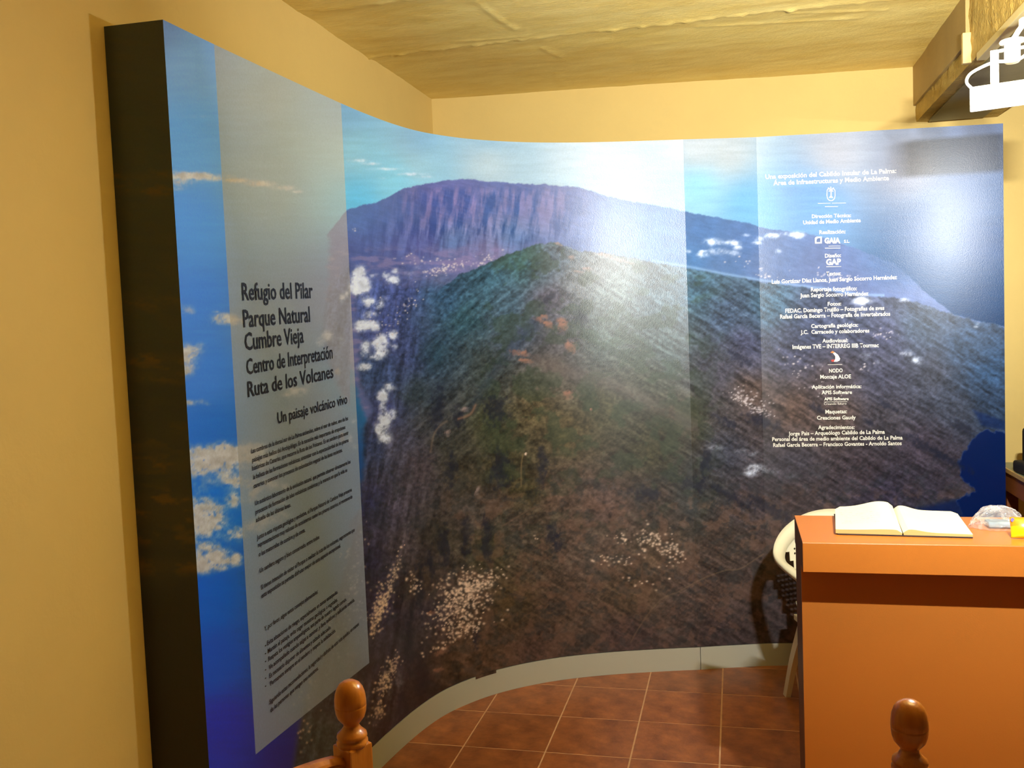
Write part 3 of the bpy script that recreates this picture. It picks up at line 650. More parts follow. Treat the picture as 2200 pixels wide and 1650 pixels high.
# ---- lettering, laid on the sheets
M_ink = mat('black_ink_lettering', srgb(30, 30, 44), rough=.4, var=.02)
M_white = mat('white_ink_lettering', srgb(236, 232, 220), rough=.4, var=.02)
def text_mesh(body, bold=0., space=1., shear=0.):
    cu = bpy.data.curves.new('t', 'FONT'); cu.body = body; cu.size = 1; cu.resolution_u = 2; cu.space_character = space
    cu.offset = bold; cu.shear = shear
    o = bpy.data.objects.new('t', cu); C.objects.link(o)
    dg = bpy.context.evaluated_depsgraph_get(); dg.update()
    me = bpy.data.meshes.new_from_object(o.evaluated_get(dg)); bpy.data.objects.remove(o); bpy.data.curves.remove(cu)
    return me
CAPH = None
def lettering(body, p0, p1, cap, m, bold=.0, space=1., shear=0., subdiv=False):
    """body set so that its baseline runs from motif point p0 to p1, capitals cap high (at p0)"""
    global CAPH
    if CAPH is None:
        t = text_mesh('H'); CAPH = max(v.co.y for v in t.vertices)
    me = text_mesh(body, bold, space, shear); n = len(me.vertices)
    co = np.empty(n*3); me.vertices.foreach_get('co', co); co = co.reshape(-1, 3)
    x0, x1 = co[:, 0].min(), co[:, 0].max()
    s0, z0 = px2sz(*p0); s1, z1 = px2sz(*p1); zt = px2sz(p0[0], p0[1]-cap)[1]-z0
    t = (co[:, 0]-x0)/(x1-x0); s = s0+(s1-s0)*t; z = z0+(z1-z0)*t+co[:, 1]/CAPH*zt
    V = surf(s, z, .0022); me.vertices.foreach_set('co', V.astype(np.float32).ravel()); me.update()
    me.name = 'lettering'; me.materials.clear(); me.materials.append(m)
    return put('lettering', me)
def flat_shape(name, polys, m, off=.0022):
    """filled outlines given as motif points"""
    vs, fs = [], []
    for P in polys:
        b = len(vs)
        for p in P:
            s, z = px2sz(*p); v = surf(s, z, off); vs.append(tuple(v))
        fs.append(tuple(range(b, b+len(P))))
    me = bpy.data.meshes.new(name); me.from_pydata(vs, [], fs); me.materials.append(m); return put(name, me)

for body, p0, p1, cap in [
    ('Refugio del Pilar', (520, 645), (671.5, 640), 37), ('Parque Natural', (522.5, 703), (665.5, 691), 37), ('Cumbre Vieja', (526, 752.5), (652, 735.5), 37),
    ('Centro de Interpretación', (529.5, 804.5), (714, 769.5), 33), ('Ruta de los Volcanes', (532, 853), (715.5, 811), 33), ('Un paisaje volcánico vivo', (596, 910), (745.5, 866.5), 24)]:
    lettering(body, p0, p1, cap, M_ink, bold=.012)
BODY = [
    ('Las cumbres de la dorsal sur de La Palma ascienden, sobre el mar de nubes, uno de los', (539, 974), (747, 902)),
    ('paisajes más bellos del Archipiélago. Es la sucesión más importante de erupciones', (541, 993), (741, 921)),
    ('históricas de Canarias, que recorre la Ruta de los Volcanes. Es un sendero para sentir', (541, 1011), (748, 933)),
    ('la belleza de las formaciones volcánicas, sintonizar con la espectacularidad de los pinares', (543, 1030), (748, 949)),
    ('canarios y conocer los procesos de colonización vegetal de las lavas recientes.', (544, 1049), (735, 970)),
    ('Un auténtico laboratorio de la evolución natural, que permite observar directamente los', (547, 1086), (752, 995)),
    ('procesos de formación de islas volcánicas oceánicas y la manera en que la vida se', (548, 1105), (745, 1013)),
    ('adueña de las últimas lavas.', (549, 1122), (624, 1088)),
    ('Junto a esta riqueza geológica y evolutiva, el Parque Natural de Cumbre Vieja preserva', (551, 1160), (755, 1055)),
    ('representaciones muy valiosas de ecosistemas como los pinares canarios, el monteverde', (553, 1176), (756, 1070)),
    ('o los matorrales de cumbre y de costa.', (555, 1196), (655, 1142)),
    ('Un sendero seguro y bien conservado, entre todos', (557, 1231), (685, 1157)),
    ('Si tienes intención de visitar el Parque o realizar la ruta de los volcanes, seguramente que', (560, 1267), (761, 1141)),
    ('esta exposición te permita disfrutar mejor de este espacio excepcional.', (561, 1285), (731, 1175)),
    ('Y, por favor, sigue estos consejos elementales:', (567, 1356), (682, 1274)),
    ('Evita situaciones de riesgo, especialmente en zonas escarpadas.', (573, 1387), (725, 1274)),
    ('Mantén el paisaje, evita coger muestras geológicas o vegetales.', (574.5, 1404), (724.5, 1291)),
    ('Respeta los vestigios arqueológicos, son parte de nuestro legado común.', (575.5, 1421), (743.5, 1290)),
    ('Ve acompañado cuando salgas a caminar, y lleva teléfono y suficiente comida.', (577, 1439), (761, 1291)),
    ('Es necesario disponer de alimentos y calzado adecuado.', (578, 1457), (710, 1350)),
    ('Permanece siempre en el sendero y respeta la señalización.', (580, 1473.5), (720, 1357)),
    ('Siguiendo estas recomendaciones, la seguridad y disfrute de esta ruta quedan, en manos', (578, 1513.5), (770, 1343)),
    ('de las personas que vengan tras nosotros.', (580, 1531), (683, 1438))]
for body, p0, p1 in BODY: lettering(body, p0, p1, 10, M_ink, bold=.022)
for y in (1389, 1406, 1423, 1441, 1459, 1476): flat_shape('bullet', [[(568, y), (570.5, y-1.5), (570.5, y-4), (568, y-2.5)]], M_ink)
CRED = [
    ('Una exposición del Cabildo Insular de La Palma:', (1647, 384.5), (1927.5, 371.5), 9.5), ('Área de Infraestructuras y Medio Ambiente', (1664.5, 398), (1912, 387), 9.5),
    ('Dirección Técnica:', (1747, 468.5), (1831, 466), 7.5), ('Unidad de Medio Ambiente', (1728.5, 482), (1851.5, 477), 8), ('Realización:', (1763, 503), (1819, 501), 8),
    ('Diseño:', (1775, 553.5), (1809.5, 552), 8), ('Textos:', (1778, 592), (1809, 591), 8),
    ('Luis Gortázar Díaz Llanos, Juan Sergio Socorro Hernández', (1661, 609.5), (1929, 599.5), 8.5), ('Reportaje fotográfico:', (1745, 626), (1843.5, 623.5), 8.5),
    ('Juan Sergio Socorro Hernández', (1722, 639), (1868, 634.5), 8.5), ('Fotos:', (1781, 657), (1810, 656), 8), ('FEDAC. Domingo Trujillo – Fotografías de aves', (1690, 672), (1902, 665.5), 8.5),
    ('Rafael García Becerra – Fotografía de Invertebrados', (1679, 684.5), (1914.5, 678), 8.5), ('Cartografía geológica:', (1745.5, 704.5), (1846, 701.5), 8), ('J.C.  Carracedo y colaboradores', (1723, 717.5), (1870, 714), 8),
    ('Audiovisual:', (1769.5, 736), (1824.5, 735), 8), ('Imágenes TVE – INTERREG IIIB Tourmac', (1705.5, 749.5), (1890, 745.5), 8.5), ('NODO', (1784, 800.5), (1813, 799.5), 8), ('Montaje ALOE', (1765, 813.5), (1831, 812.5), 8),
    ('Aplicación informática:', (1747, 835), (1853, 833.5), 7.5), ('APIS Software', (1768, 847), (1833, 846), 7.5), ('Maquetas:', (1776, 888.5), (1822.5, 887.5), 8), ('Creaciones Gaudy', (1758, 901.5), (1841, 900.5), 8),
    ('Agradecimientos:', (1760.5, 922), (1838.5, 921.5), 8), ('Jorge Pais – Arqueólogo Cabildo de La Palma', (1697, 935.5), (1903, 931.5), 8), ('Personal del área de medio ambiente del Cabildo de La Palma', (1662, 947.5), (1941, 944), 8),
    ('Rafael García Becerra – Francisco Govantes - Arnoldo Santos', (1664, 960), (1939, 956), 8)]
for body, p0, p1, cap in CRED: lettering(body, p0, p1, cap, M_white, bold=.022)
lettering('GAIA', (1774, 522.5), (1808, 522), 11, M_white, bold=.05)
lettering('S.L.', (1816, 521.5), (1828, 521), 6, M_white, bold=.02)
lettering('GAP', (1777.5, 569), (1809.5, 568), 12, M_white, bold=.04)
lettering('APIS Software', (1773.5, 860), (1826, 859.5), 6, M_white, bold=.03)
lettering('Creando futuro', (1773, 870), (1821, 869), 5, M_white)
def bar(x0, y0, x1, y1, h): return [(x0, y0), (x1, y1), (x1, y1+h), (x0, y0+h)]
for b in (bar(1773, 863, 1823, 862.4, .9), bar(1760, 436.4, 1787, 436, .9), bar(1790, 436, 1820, 435.6, .9), bar(1775, 443.6, 1803, 443.2, .9), bar(1783, 528.3, 1808, 528, .9), bar(1775, 532.6, 1808, 532.3, 1.2), bar(1778, 572.6, 1810, 572, .9), bar(1781, 783, 1812, 782.6, .8)):
    flat_shape('rule', [b], M_white)
# crest: shield outline with a palm above a mound
def ring(pts, wd):
    out = []; n = len(pts); c = np.mean(np.array(pts), axis=0)
    for i in range(n-1):
        a, b = np.array(pts[i]), np.array(pts[i+1]); k = lambda p: tuple(p+(c-p)/np.linalg.norm(c-p)*wd)
        out.append([tuple(a), tuple(b), k(b), k(a)])
    return out
cx, cy = 1788, 418
sh = [(cx-6, cy-13), (cx-9, cy-10), (cx-9.5, cy+2), (cx-8, cy+9), (cx-4, cy+13), (cx, cy+14), (cx+4, cy+13), (cx+8, cy+9), (cx+9.5, cy+2), (cx+9, cy-10), (cx+6, cy-13)]
flat_shape('crest', ring(sh, 1.6)+[[(cx-.9, cy-10), (cx+.9, cy-10), (cx+1.2, cy+4), (cx-1.2, cy+4)], [(cx-5, cy+7), (cx-2, cy+3.4), (cx+2, cy+3.4), (cx+5, cy+7)],
           [(cx, cy-8), (cx-7, cy-14), (cx-5, cy-15.5), (cx, cy-10)], [(cx, cy-8), (cx+7, cy-14), (cx+5, cy-15.5), (cx, cy-10)], [(cx-1, cy-9), (cx-1.6, cy-17), (cx+.6, cy-17), (cx+1, cy-9)], [(cx, cy-8), (cx-5, cy-6), (cx-4.6, cy-8.6), (cx, cy-10)], [(cx, cy-8), (cx+5, cy-6), (cx+4.6, cy-8.6), (cx, cy-10)]], M_white)
flat_shape('square_logo', [[(1753.5, 511), (1757, 508.5), (1757, 522), (1753.5, 523)], [(1757, 508.5), (1768.5, 508), (1768.5, 511), (1757, 511.5)], [(1765.2, 511), (1768.5, 511), (1768.5, 522.8), (1765.2, 522.8)], [(1753.5, 520.5), (1765.2, 520), (1765.2, 523), (1753.5, 523.3)], [(1757, 511.4), (1760, 511.4), (1757, 514.5)]], M_white)
flat_shape('sail_logo', [[(1792, 758.5), (1796.5, 757), (1803, 762), (1807.5, 770), (1806.5, 774.5), (1801, 777), (1794, 777), (1797, 771), (1797, 765)]], M_white)
flat_shape('sail_tip', [[(1786.5, 757.5), (1791, 753.8), (1796.5, 756.8), (1792, 758.7)]], mat('orange_ink', srgb(214, 130, 60)))
flat_shape('sail_foot', [[(1787.5, 773), (1796, 772), (1794, 777), (1790, 777.5)]], mat('red_ink', srgb(186, 58, 46)))

# ------------------------------------------------------------------ reception desk
M_orange = mat('orange_laminate', srgb(206, 124, 48), rough=.34, var=.03, scale=2.5, bump=.05, bscale=300)
M_orange_e = mat('orange_laminate_edge', srgb(236, 150, 72), rough=.3, var=.02)
M_brown = mat('dark_red_brown_side', srgb(96, 46, 24), rough=.5, var=.08)
DX0, DX1, DY0, DY1, DZ = .1745, 2.05, 2.756, 3.132, .99
desk = empty('reception_desk', (DX0, DY0, 0)); tag(desk, 'orange laminate reception desk with an overhanging front lip', 'desk')
def putd(name, bm, m, root):
    for v in bm.verts: v.co -= root.location
    return obj(name, bm, m, root)
b = nb(); pr0 = [(DY0+.001, DZ-.088), (DY0, DZ-.087), (DY0, DZ-.003), (DY0+.001, DZ-.0008), (DY0+.003, DZ), (DY1, DZ), (DY1, DZ-.022), (DY0+.03, DZ-.022), (DY0+.03, DZ-.088)]
e0 = [b.verts.new((DX0, y, z)) for y, z in pr0]; e1 = [b.verts.new((DX1, y, z)) for y, z in pr0]
for i in range(len(pr0)): j = (i+1) % len(pr0); b.faces.new((e0[i], e0[j], e1[j], e1[i]))
b.faces.new(e0); b.faces.new(e1[::-1]); putd('worktop', b, M_orange, desk)
b = nb(); box(b, (DX0+.001, DY0+.105, .0), (DX1-.009, DY0+.12, DZ-.0225), bev=.001); putd('front_panel', b, M_orange, desk)
for x in (DX0+.001, DX1-.027):
    b = nb(); box(b, (x, DY0+.1205, 0), (x+.018, DY1-.004, DZ-.0225), bev=.001); putd('side_panel', b, M_brown, desk)
b = nb(); box(b, (DX0+.028, DY0+.1205, .70), (DX1-.028, DY1-.03, .718)); putd('inner_shelf', b, M_brown, desk)
b = nb(); box(b, (DX0-.0008, DY0+.004, DZ-.088), (DX0, DY1-.002, DZ-.001)); putd('edge_band', b, M_brown, desk)

# ------------------------------------------------------------------ guest book lying open
M_page = mat('cream_pages', srgb(246, 242, 214), rough=.7, var=.015)
M_pedge = mat('page_block_edge', srgb(214, 186, 120), rough=.8, var=.12, scale=6, stretch=(1, 1, 120))
M_cover = mat('dark_book_cover', srgb(52, 38, 44), rough=.6, var=.1)
bk = empty('guest_book', (.470, 2.992, DZ+.0006), math.radians(-3.5)); tag(bk, 'thick guest book lying open with cream pages on the orange desk', 'book')
def prof(t, side, yy):
    # t 0 at spine .. 1 outer edge; yy 0 front .. 1 back
    if side < 0: return .006+.010+.010*yy+.012*math.exp(-((t-.24)/.34)**2)*(.3+1.1*yy)-.009*math.exp(-(t/.05)**2)+.005*(1-t)*yy
    return .006+.005+.007*yy+.012*math.exp(-((t-.13)/.2)**2)*(.6+.5*yy)-.008*math.exp(-(t/.045)**2)+.003*(1-t)
for side in (-1, 1):
    W = .186; D = .292; nx_, ny2 = 26, 10; bm = nb(); tp = []; bt = []
    for j in range(ny2):
        yy = j/(ny2-1); a = []; c_ = []
        for i in range(nx_):
            t = i/(nx_-1); tt = t-.012*math.sin(t*3)
            rnd_ = .010*max(0, (yy-.93)/.07)**2*max(0, (t-.93)/.07)
            x = side*(.001+tt*(W-.001-(.010*yy if side < 0 else 0))-rnd_)
            a.append(bm.verts.new((x, -D/2+yy*D-rnd_, prof(t, side, yy)))); c_.append(bm.verts.new((x+side*.0015*(1-t), -D/2+yy*D-rnd_, .004)))
        tp.append(a); bt.append(c_)
    topf = []
    for j in range(ny2-1):
        for i in range(nx_-1):
            topf.append(bm.faces.new((tp[j][i], tp[j][i+1], tp[j+1][i+1], tp[j+1][i])))
            bm.faces.new((bt[j][i], bt[j+1][i], bt[j+1][i+1], bt[j][i+1])).material_index = 1
    for i in range(nx_-1):
        bm.faces.new((tp[0][i], tp[0][i+1], bt[0][i+1], bt[0][i])).material_index = 1
        bm.faces.new((tp[-1][i], bt[-1][i], bt[-1][i+1], tp[-1][i+1])).material_index = 1
    for j in range(ny2-1):
        bm.faces.new((tp[j][-1], tp[j+1][-1], bt[j+1][-1], bt[j][-1])).material_index = 1
    o = obj('page_block', bm, None, bk); o.data.materials.append(M_page); o.data.materials.append(M_pedge)
b = nb(); box(b, (-.180, -.147, 0), (.186, .142, .0035), bev=.001); obj('cover', b, M_cover, bk)
# faint handwriting on the left page
b = nb(); rr = random.Random(2)
M_pen = mat('pale_pen_ink', srgb(196, 188, 190), rough=.8)
for r_ in range(9):
    yy = .86-r_*.075; x = -.165
    while x < -.045+rr.uniform(-.03, .0):
        t = -x/.182; L = rr.uniform(.004, .012); z = prof(t, -1, yy)+.0006; y = -.146+yy*.292+rr.uniform(-.002, .002)
        t2 = -(x+L)/.182; z2 = prof(t2, -1, yy)+.0006
        q4 = [b.verts.new(p) for p in ((x, y, z), (x+L, y+rr.uniform(-.002, .003), z2), (x+L, y+.0015, z2), (x, y+.0012, z))]; b.faces.new(q4)
        x += L+rr.uniform(.001, .006)
obj('handwriting', b, M_pen, bk)

# ------------------------------------------------------------------ crumpled clear bag and sweets packet
q = Nd('clear_crinkled_plastic'); q.b.inputs['Base Color'].default_value = (.92, .93, .95, 1); q.b.inputs['Roughness'].default_value = .08
q.b.inputs['Alpha'].default_value = .24; q.b.inputs['Specular IOR Level'].default_value = 1.; 
tc = q.n('ShaderNodeTexCoord'); vz = q.n('ShaderNodeTexVoronoi', i_Scale=55.); q.l(tc.outputs['Object'], vz.inputs['Vector'])
bp = q.n('ShaderNodeBump', i_Strength=.8, i_Distance=.01); q.l(vz.outputs['Distance'], bp.inputs['Height']); q.l(bp.outputs['Normal'], q.b.inputs['Normal'])
fr = q.n('ShaderNodeLayerWeight', i_Blend=.35); m2 = q.n('ShaderNodeMapRange'); m2.inputs['To Min'].default_value = .12; m2.inputs['To Max'].default_value = .75
q.l(fr.outputs['Facing'], m2.inputs['Value']); q.l(m2.outputs[0], q.b.inputs['Alpha'])
M_clear = q.m
bg = empty('plastic_bag', (.748, 2.985, DZ+.001)); tag(bg, 'crumpled clear plastic bag on the desk beside the open book', 'bag')
nu, nv = 46, 26; U, V_ = np.meshgrid(np.linspace(0, 2*math.pi, nu), np.linspace(0, 1, nv))
rr_ = .072*(1-.25*V_)*(1+.28*(fbm(np.cos(U)*2+4, np.sin(U)*2+V_*3, 3, 7)-.5)*2)
cr = (fbm(np.cos(U)*6+9, np.sin(U)*6+V_*5, 3, 17)-.5)
ph = V_*math.pi/2
Zb = .062*np.sin(ph)**.8*(1+.5*(fbm(np.cos(U)*1.5+3, np.sin(U)*1.5+3, 2, 5)-.5))+cr*.012*np.sin(ph)
Xb = np.cos(U)*rr_*np.cos(ph)**.6+cr*.01; Yb = np.sin(U)*rr_*.72*np.cos(ph)**.6+cr*.008
Zb = np.clip(Zb, .0, 1)+.0
me = mesh_np('film', np.stack([Xb, Yb, Zb], -1).reshape(-1, 3), grid_faces(nv, nu), smooth=False); me.materials.append(M_clear)
obj('film', me, None, bg)
b = nb(); box(b, (-.03, -.025, .003), (.05, .028, .02), bev=.006); obj('label_strip', b, mat('pale_blue_wrapper', srgb(150, 176, 190), rough=.25, var=.2, scale=30), bg)

pk = empty('sweets_packet', (.792, 2.838, DZ+.002), math.radians(-6)); tag(pk, 'yellow and orange sweets packet at the right end of the visible desk top', 'packet')
def pouch(w_, h_, t_, n=14):
    bm = nb(); fr_ = []; bk_ = []
    for j in range(n):
        v = j/(n-1); a = []; c_ = []
        for i in range(n):
            u_ = i/(n-1); th = t_*(max(0, math.sin(math.pi*u_))**.5)*(max(0, math.sin(math.pi*v))**.5)+.001
            x = (u_-.5)*w_; z = v*h_
            a.append(bm.verts.new((x, -th, z))); c_.append(bm.verts.new((x, th, z)))
        fr_.append(a); bk_.append(c_)
    for j in range(n-1):
        for i in range(n-1):
            f1 = bm.faces.new((fr_[j][i], fr_[j][i+1], fr_[j+1][i+1], fr_[j+1][i])); f2 = bm.faces.new((bk_[j][i], bk_[j+1][i], bk_[j+1][i+1], bk_[j][i+1]))
            if j > n*.45+.3*i: f1.material_index = f2.material_index = 1
    for r_ in ((fr_[0], bk_[0]), (bk_[-1], fr_[-1]), ([q[0] for q in bk_], [q[0] for q in fr_]), ([q[-1] for q in fr_], [q[-1] for q in bk_])):
        for i in range(n-1): bm.faces.new((r_[0][i], r_[0][i+1], r_[1][i+1], r_[1][i]))
    return bm
o = obj('pouch', pouch(.088, .060, .016), None, pk, smooth=True)
o.data.materials.append(mat('yellow_foil', srgb(248, 206, 18), rough=.25, var=.04)); o.data.materials.append(mat('orange_foil', srgb(240, 150, 30), rough=.25, var=.04))
o.rotation_euler = (math.radians(-24), 0, 0)
def disc(name, x, z, rx, rz, m, par, y=-.0185):
    b = nb(); vs = [b.verts.new((x+rx*math.cos(2*math.pi*k/16), y, z+rz*math.sin(2*math.pi*k/16))) for k in range(16)]; b.faces.new(vs)
    o_ = obj(name, b, m, par); return o_
disc('white_oval', .012, .024, .012, .007, mat('white_print', srgb(246, 232, 200)), o, y=-.0188)
disc('red_mark', .008, .040, .005, .006, mat('red_print', srgb(206, 60, 50)), o, y=-.0188)
disc('purple_dot', -.038, .050, .005, .006, mat('purple_print', srgb(84, 52, 150)), o, y=-.0075)

cu = empty('small_cup', (.905, 3.07, DZ+.001)); tag(cu, 'small pale grey-green cup standing on the back of the desk at the frame edge', 'cup')
b = nb(); lathe(b, [(.018, 0), (.024, .03), (.0255, .034), (.0235, .034), (.017, .003)], 20); obj('cup_body', b, mat('grey_green_glaze', srgb(176, 188, 160), rough=.3), cu, smooth=True)

# ------------------------------------------------------------------ white moulded garden chair
M_plast = mat('ivory_moulded_plastic', srgb(236, 230, 200), rough=.42, var=.02, bump=.05, bscale=200)
CH = math.radians(16.3)
gc = empty('garden_chair', (.454, 3.916, 0), CH); tag(gc, 'ivory moulded plastic armchair behind the left end of the desk', 'chair')
half = [(-.25, -.25, .595, .050, .006, -.004), (-.285, -.12, .622, .052, 0, -.010), (-.300, .03, .638, .050, -.004, -.018), (-.295, .13, .655, .045, -.014, -.030), (-.262, .20, .695, .034, -.026, -.045), (-.20, .245, .744, .022, -.028, -.055), (-.11, .272, .785, .010, -.020, -.062), (0, .282, .800, 0, -.016, -.065)]
full = half+[(-x, y, z, -a, b_, c_) for x, y, z, a, b_, c_ in half[-2::-1]]
P6 = spline(full, 6)
bm = nb(); rows = []
for p in P6:
    o_ = Vector(p[:3]); i_ = o_+Vector(p[3:]); nn = (i_-o_).cross(Vector((0, 0, 1)))
    tdir = Vector((0, 0, -.008)) if abs(p[5]) < .03 else Vector((0, .007, -.002))
    rows.append([bm.verts.new(o_), bm.verts.new(o_.lerp(i_, .5)+Vector((0, 0, .004))), bm.verts.new(i_), bm.verts.new(i_+tdir), bm.verts.new(o_+tdir+(o_-i_).normalized()*.003+Vector((0, 0, -.012)))])
for a, b_ in zip(rows, rows[1:]):
    for k in range(5): bm.faces.new((a[k], a[(k+1) % 5], b_[(k+1) % 5], b_[k]))
bm.faces.new(rows[0]); bm.faces.new(rows[-1][::-1])
obj('rim', bm, M_plast, gc, smooth=True)
# perforated back shell inside the rim
def back_y(x, z): return .262-.55*x*x-(.735-z)*.16
nc, nr = 26, 18; bm = nb()
def xw(z): return .215 if z < .56 else .215-.0*(z-.56)
for r_ in range(nr):
    z0, z1 = .40+r_*.0195, .40+(r_+1)*.0195
    for c_ in range(nc):
        x0, x1 = -.214+c_*.01646, -.214+(c_+1)*.01646; xm, zm = (x0+x1)/2, (z0+z1)/2
        lim = (.155 if zm < .5 else .155+.06*(zm-.5)/.16) if zm < .66 else .215*math.sqrt(max(0, 1-((zm-.66)/.115)**2))
        if abs(xm) > lim: continue
        hole = abs(xm) < min(.185, lim-.022) and .47 < zm < .70-abs(xm)*.25
        P = [(x0, z0), (x1, z0), (x1, z1), (x0, z1)]
        ov_ = [bm.verts.new((x, back_y(x, z), z)) for x, z in P]
        if not hole: bm.faces.new(ov_); continue
        h = [(xm, z0+.003), (x1-.003, zm), (xm, z1-.003), (x0+.003, zm)]
        hv = [bm.verts.new((x, back_y(x, z), z)) for x, z in h]
        for k in range(4):
            bm.faces.new((ov_[k], ov_[(k+1) % 4], hv[k])); bm.faces.new((ov_[(k+1) % 4], hv[(k+1) % 4], hv[k]))
bmesh.ops.remove_doubles(bm, verts=bm.verts, dist=.0004)
o = obj('back_shell', bm, M_plast, gc); md = o.modifiers.new('thick', 'SOLIDIFY'); md.thickness = .004
# seat
bm = nb(); n1 = 14; g_ = [[bm.verts.new((x*(.235-.065*max(0, y)), y*.235, .425-.012*(1-x*x)*(1-y*y)-.012*y+(-.02 if y < -.9 else 0))) for x in np.linspace(-1, 1, n1)] for y in np.linspace(-1, 1, n1)]
for j in range(n1-1):
    for i in range(n1-1): bm.faces.new((g_[j][i], g_[j][i+1], g_[j+1][i+1], g_[j+1][i]))
o = obj('seat', bm, M_plast, gc, smooth=True); md = o.modifiers.new('thick', 'SOLIDIFY'); md.thickness = .005
def bandleg(pts, name='leg'):
    bm = nb(); rows = []
    for (x, y, z, wx_, wy_) in pts:
        rows.append([bm.verts.new((x+sx*wx_/2, y+sy*wy_/2, z)) for sx, sy in ((-1, -1), (1, -1), (1, 1), (-1, 1))])
    for a, b_ in zip(rows, rows[1:]):
        for k in range(4): bm.faces.new((a[k], a[(k+1) % 4], b_[(k+1) % 4], b_[k]))
    bm.faces.new(rows[0][::-1]); bm.faces.new(rows[-1]); obj(name, bm, M_plast, gc)
for sx in (-1, 1):
    bandleg([tuple(p) for p in spline([(sx*.222, .222, 0, .022, .036), (sx*.214, .14, .20, .024, .044), (sx*.204, .05, .376, .024, .056), (sx*.222, -.04, .50, .022, .062), (sx*.268, -.09, .612, .020, .07)], 5)])
    bandleg([tuple(p) for p in spline([(sx*.222, -.235, 0, .024, .036), (sx*.230, -.222, .22, .026, .05), (sx*.240, -.215, .42, .024, .062), (sx*.250, -.220, .52, .02, .06), (sx*.258, -.228, .586, .018, .07)], 5)])
    b = nb(); box(b, (min(sx*.20, sx*.245), -.23, .395), (max(sx*.20, sx*.245), .05, .418), bev=.003); obj('seat_rail', b, M_plast, gc)

# ------------------------------------------------------------------ side table with a black bag
st = empty('side_table', (1.21, 3.75, 0)); tag(st, 'brown side table with a grey-green top along the wall at the right edge', 'table')
M_gg = mat('grey_green_tabletop', srgb(132, 138, 112), rough=.4, var=.05); M_tw = mat('brown_table_wood', srgb(140, 78, 34), rough=.45, var=.15, scale=5, stretch=(8, 1, 8))
b = nb(); box(b, (1.214, 3.754, .884), (1.86, 4.85, .90)); putd('tabletop', b, M_gg, st)
b = nb(); box(b, (1.205, 3.745, .882), (1.2135, 4.85, .9015), bev=.002); putd('edge_trim', b, mat('pale_wood_trim', srgb(206, 168, 104), rough=.35), st)
b = nb(); box(b, (1.215, 3.76, .79), (1.237, 4.82, .883), bev=.002); putd('apron', b, M_tw, st)
b = nb(); box(b, (1.2375, 3.76, .79), (1.85, 3.782, .883), bev=.002); putd('apron', b, M_tw, st)
for x, y in ((1.2375, 3.785), (1.2375, 4.765), (1.80, 3.785), (1.80, 4.765)):
    b = nb(); box(b, (x, y, 0), (x+.05, y+.05, .883), bev=.003); putd('leg', b, M_tw, st)
bb = empty('shoulder_bag', (1.415, 4.52, .9005), math.radians(6)); tag(bb, 'black shoulder bag standing on the side table beside the printed wall', 'bag')
M_blk = mat('black_nylon', srgb(22, 18, 16), rough=.65, var=.2, bump=.3, bscale=150)
b = nb(); box(b, (-.165, -.06, .035), (.16, .06, .205), bev=.02, seg=3); obj('bag_body', b, M_blk, bb, smooth=True)
b = nb(); box(b, (-.20, -.09, 0), (.17, .07, .055), bev=.015, seg=3); obj('base_pocket', b, M_blk, bb, smooth=True)
b = nb(); tube(b, spline([(-.13, -.02, .20), (-.10, -.02, .235), (.08, -.02, .24), (.12, -.02, .20)], 6), .007, 8); obj('handle', b, M_blk, bb, smooth=True)

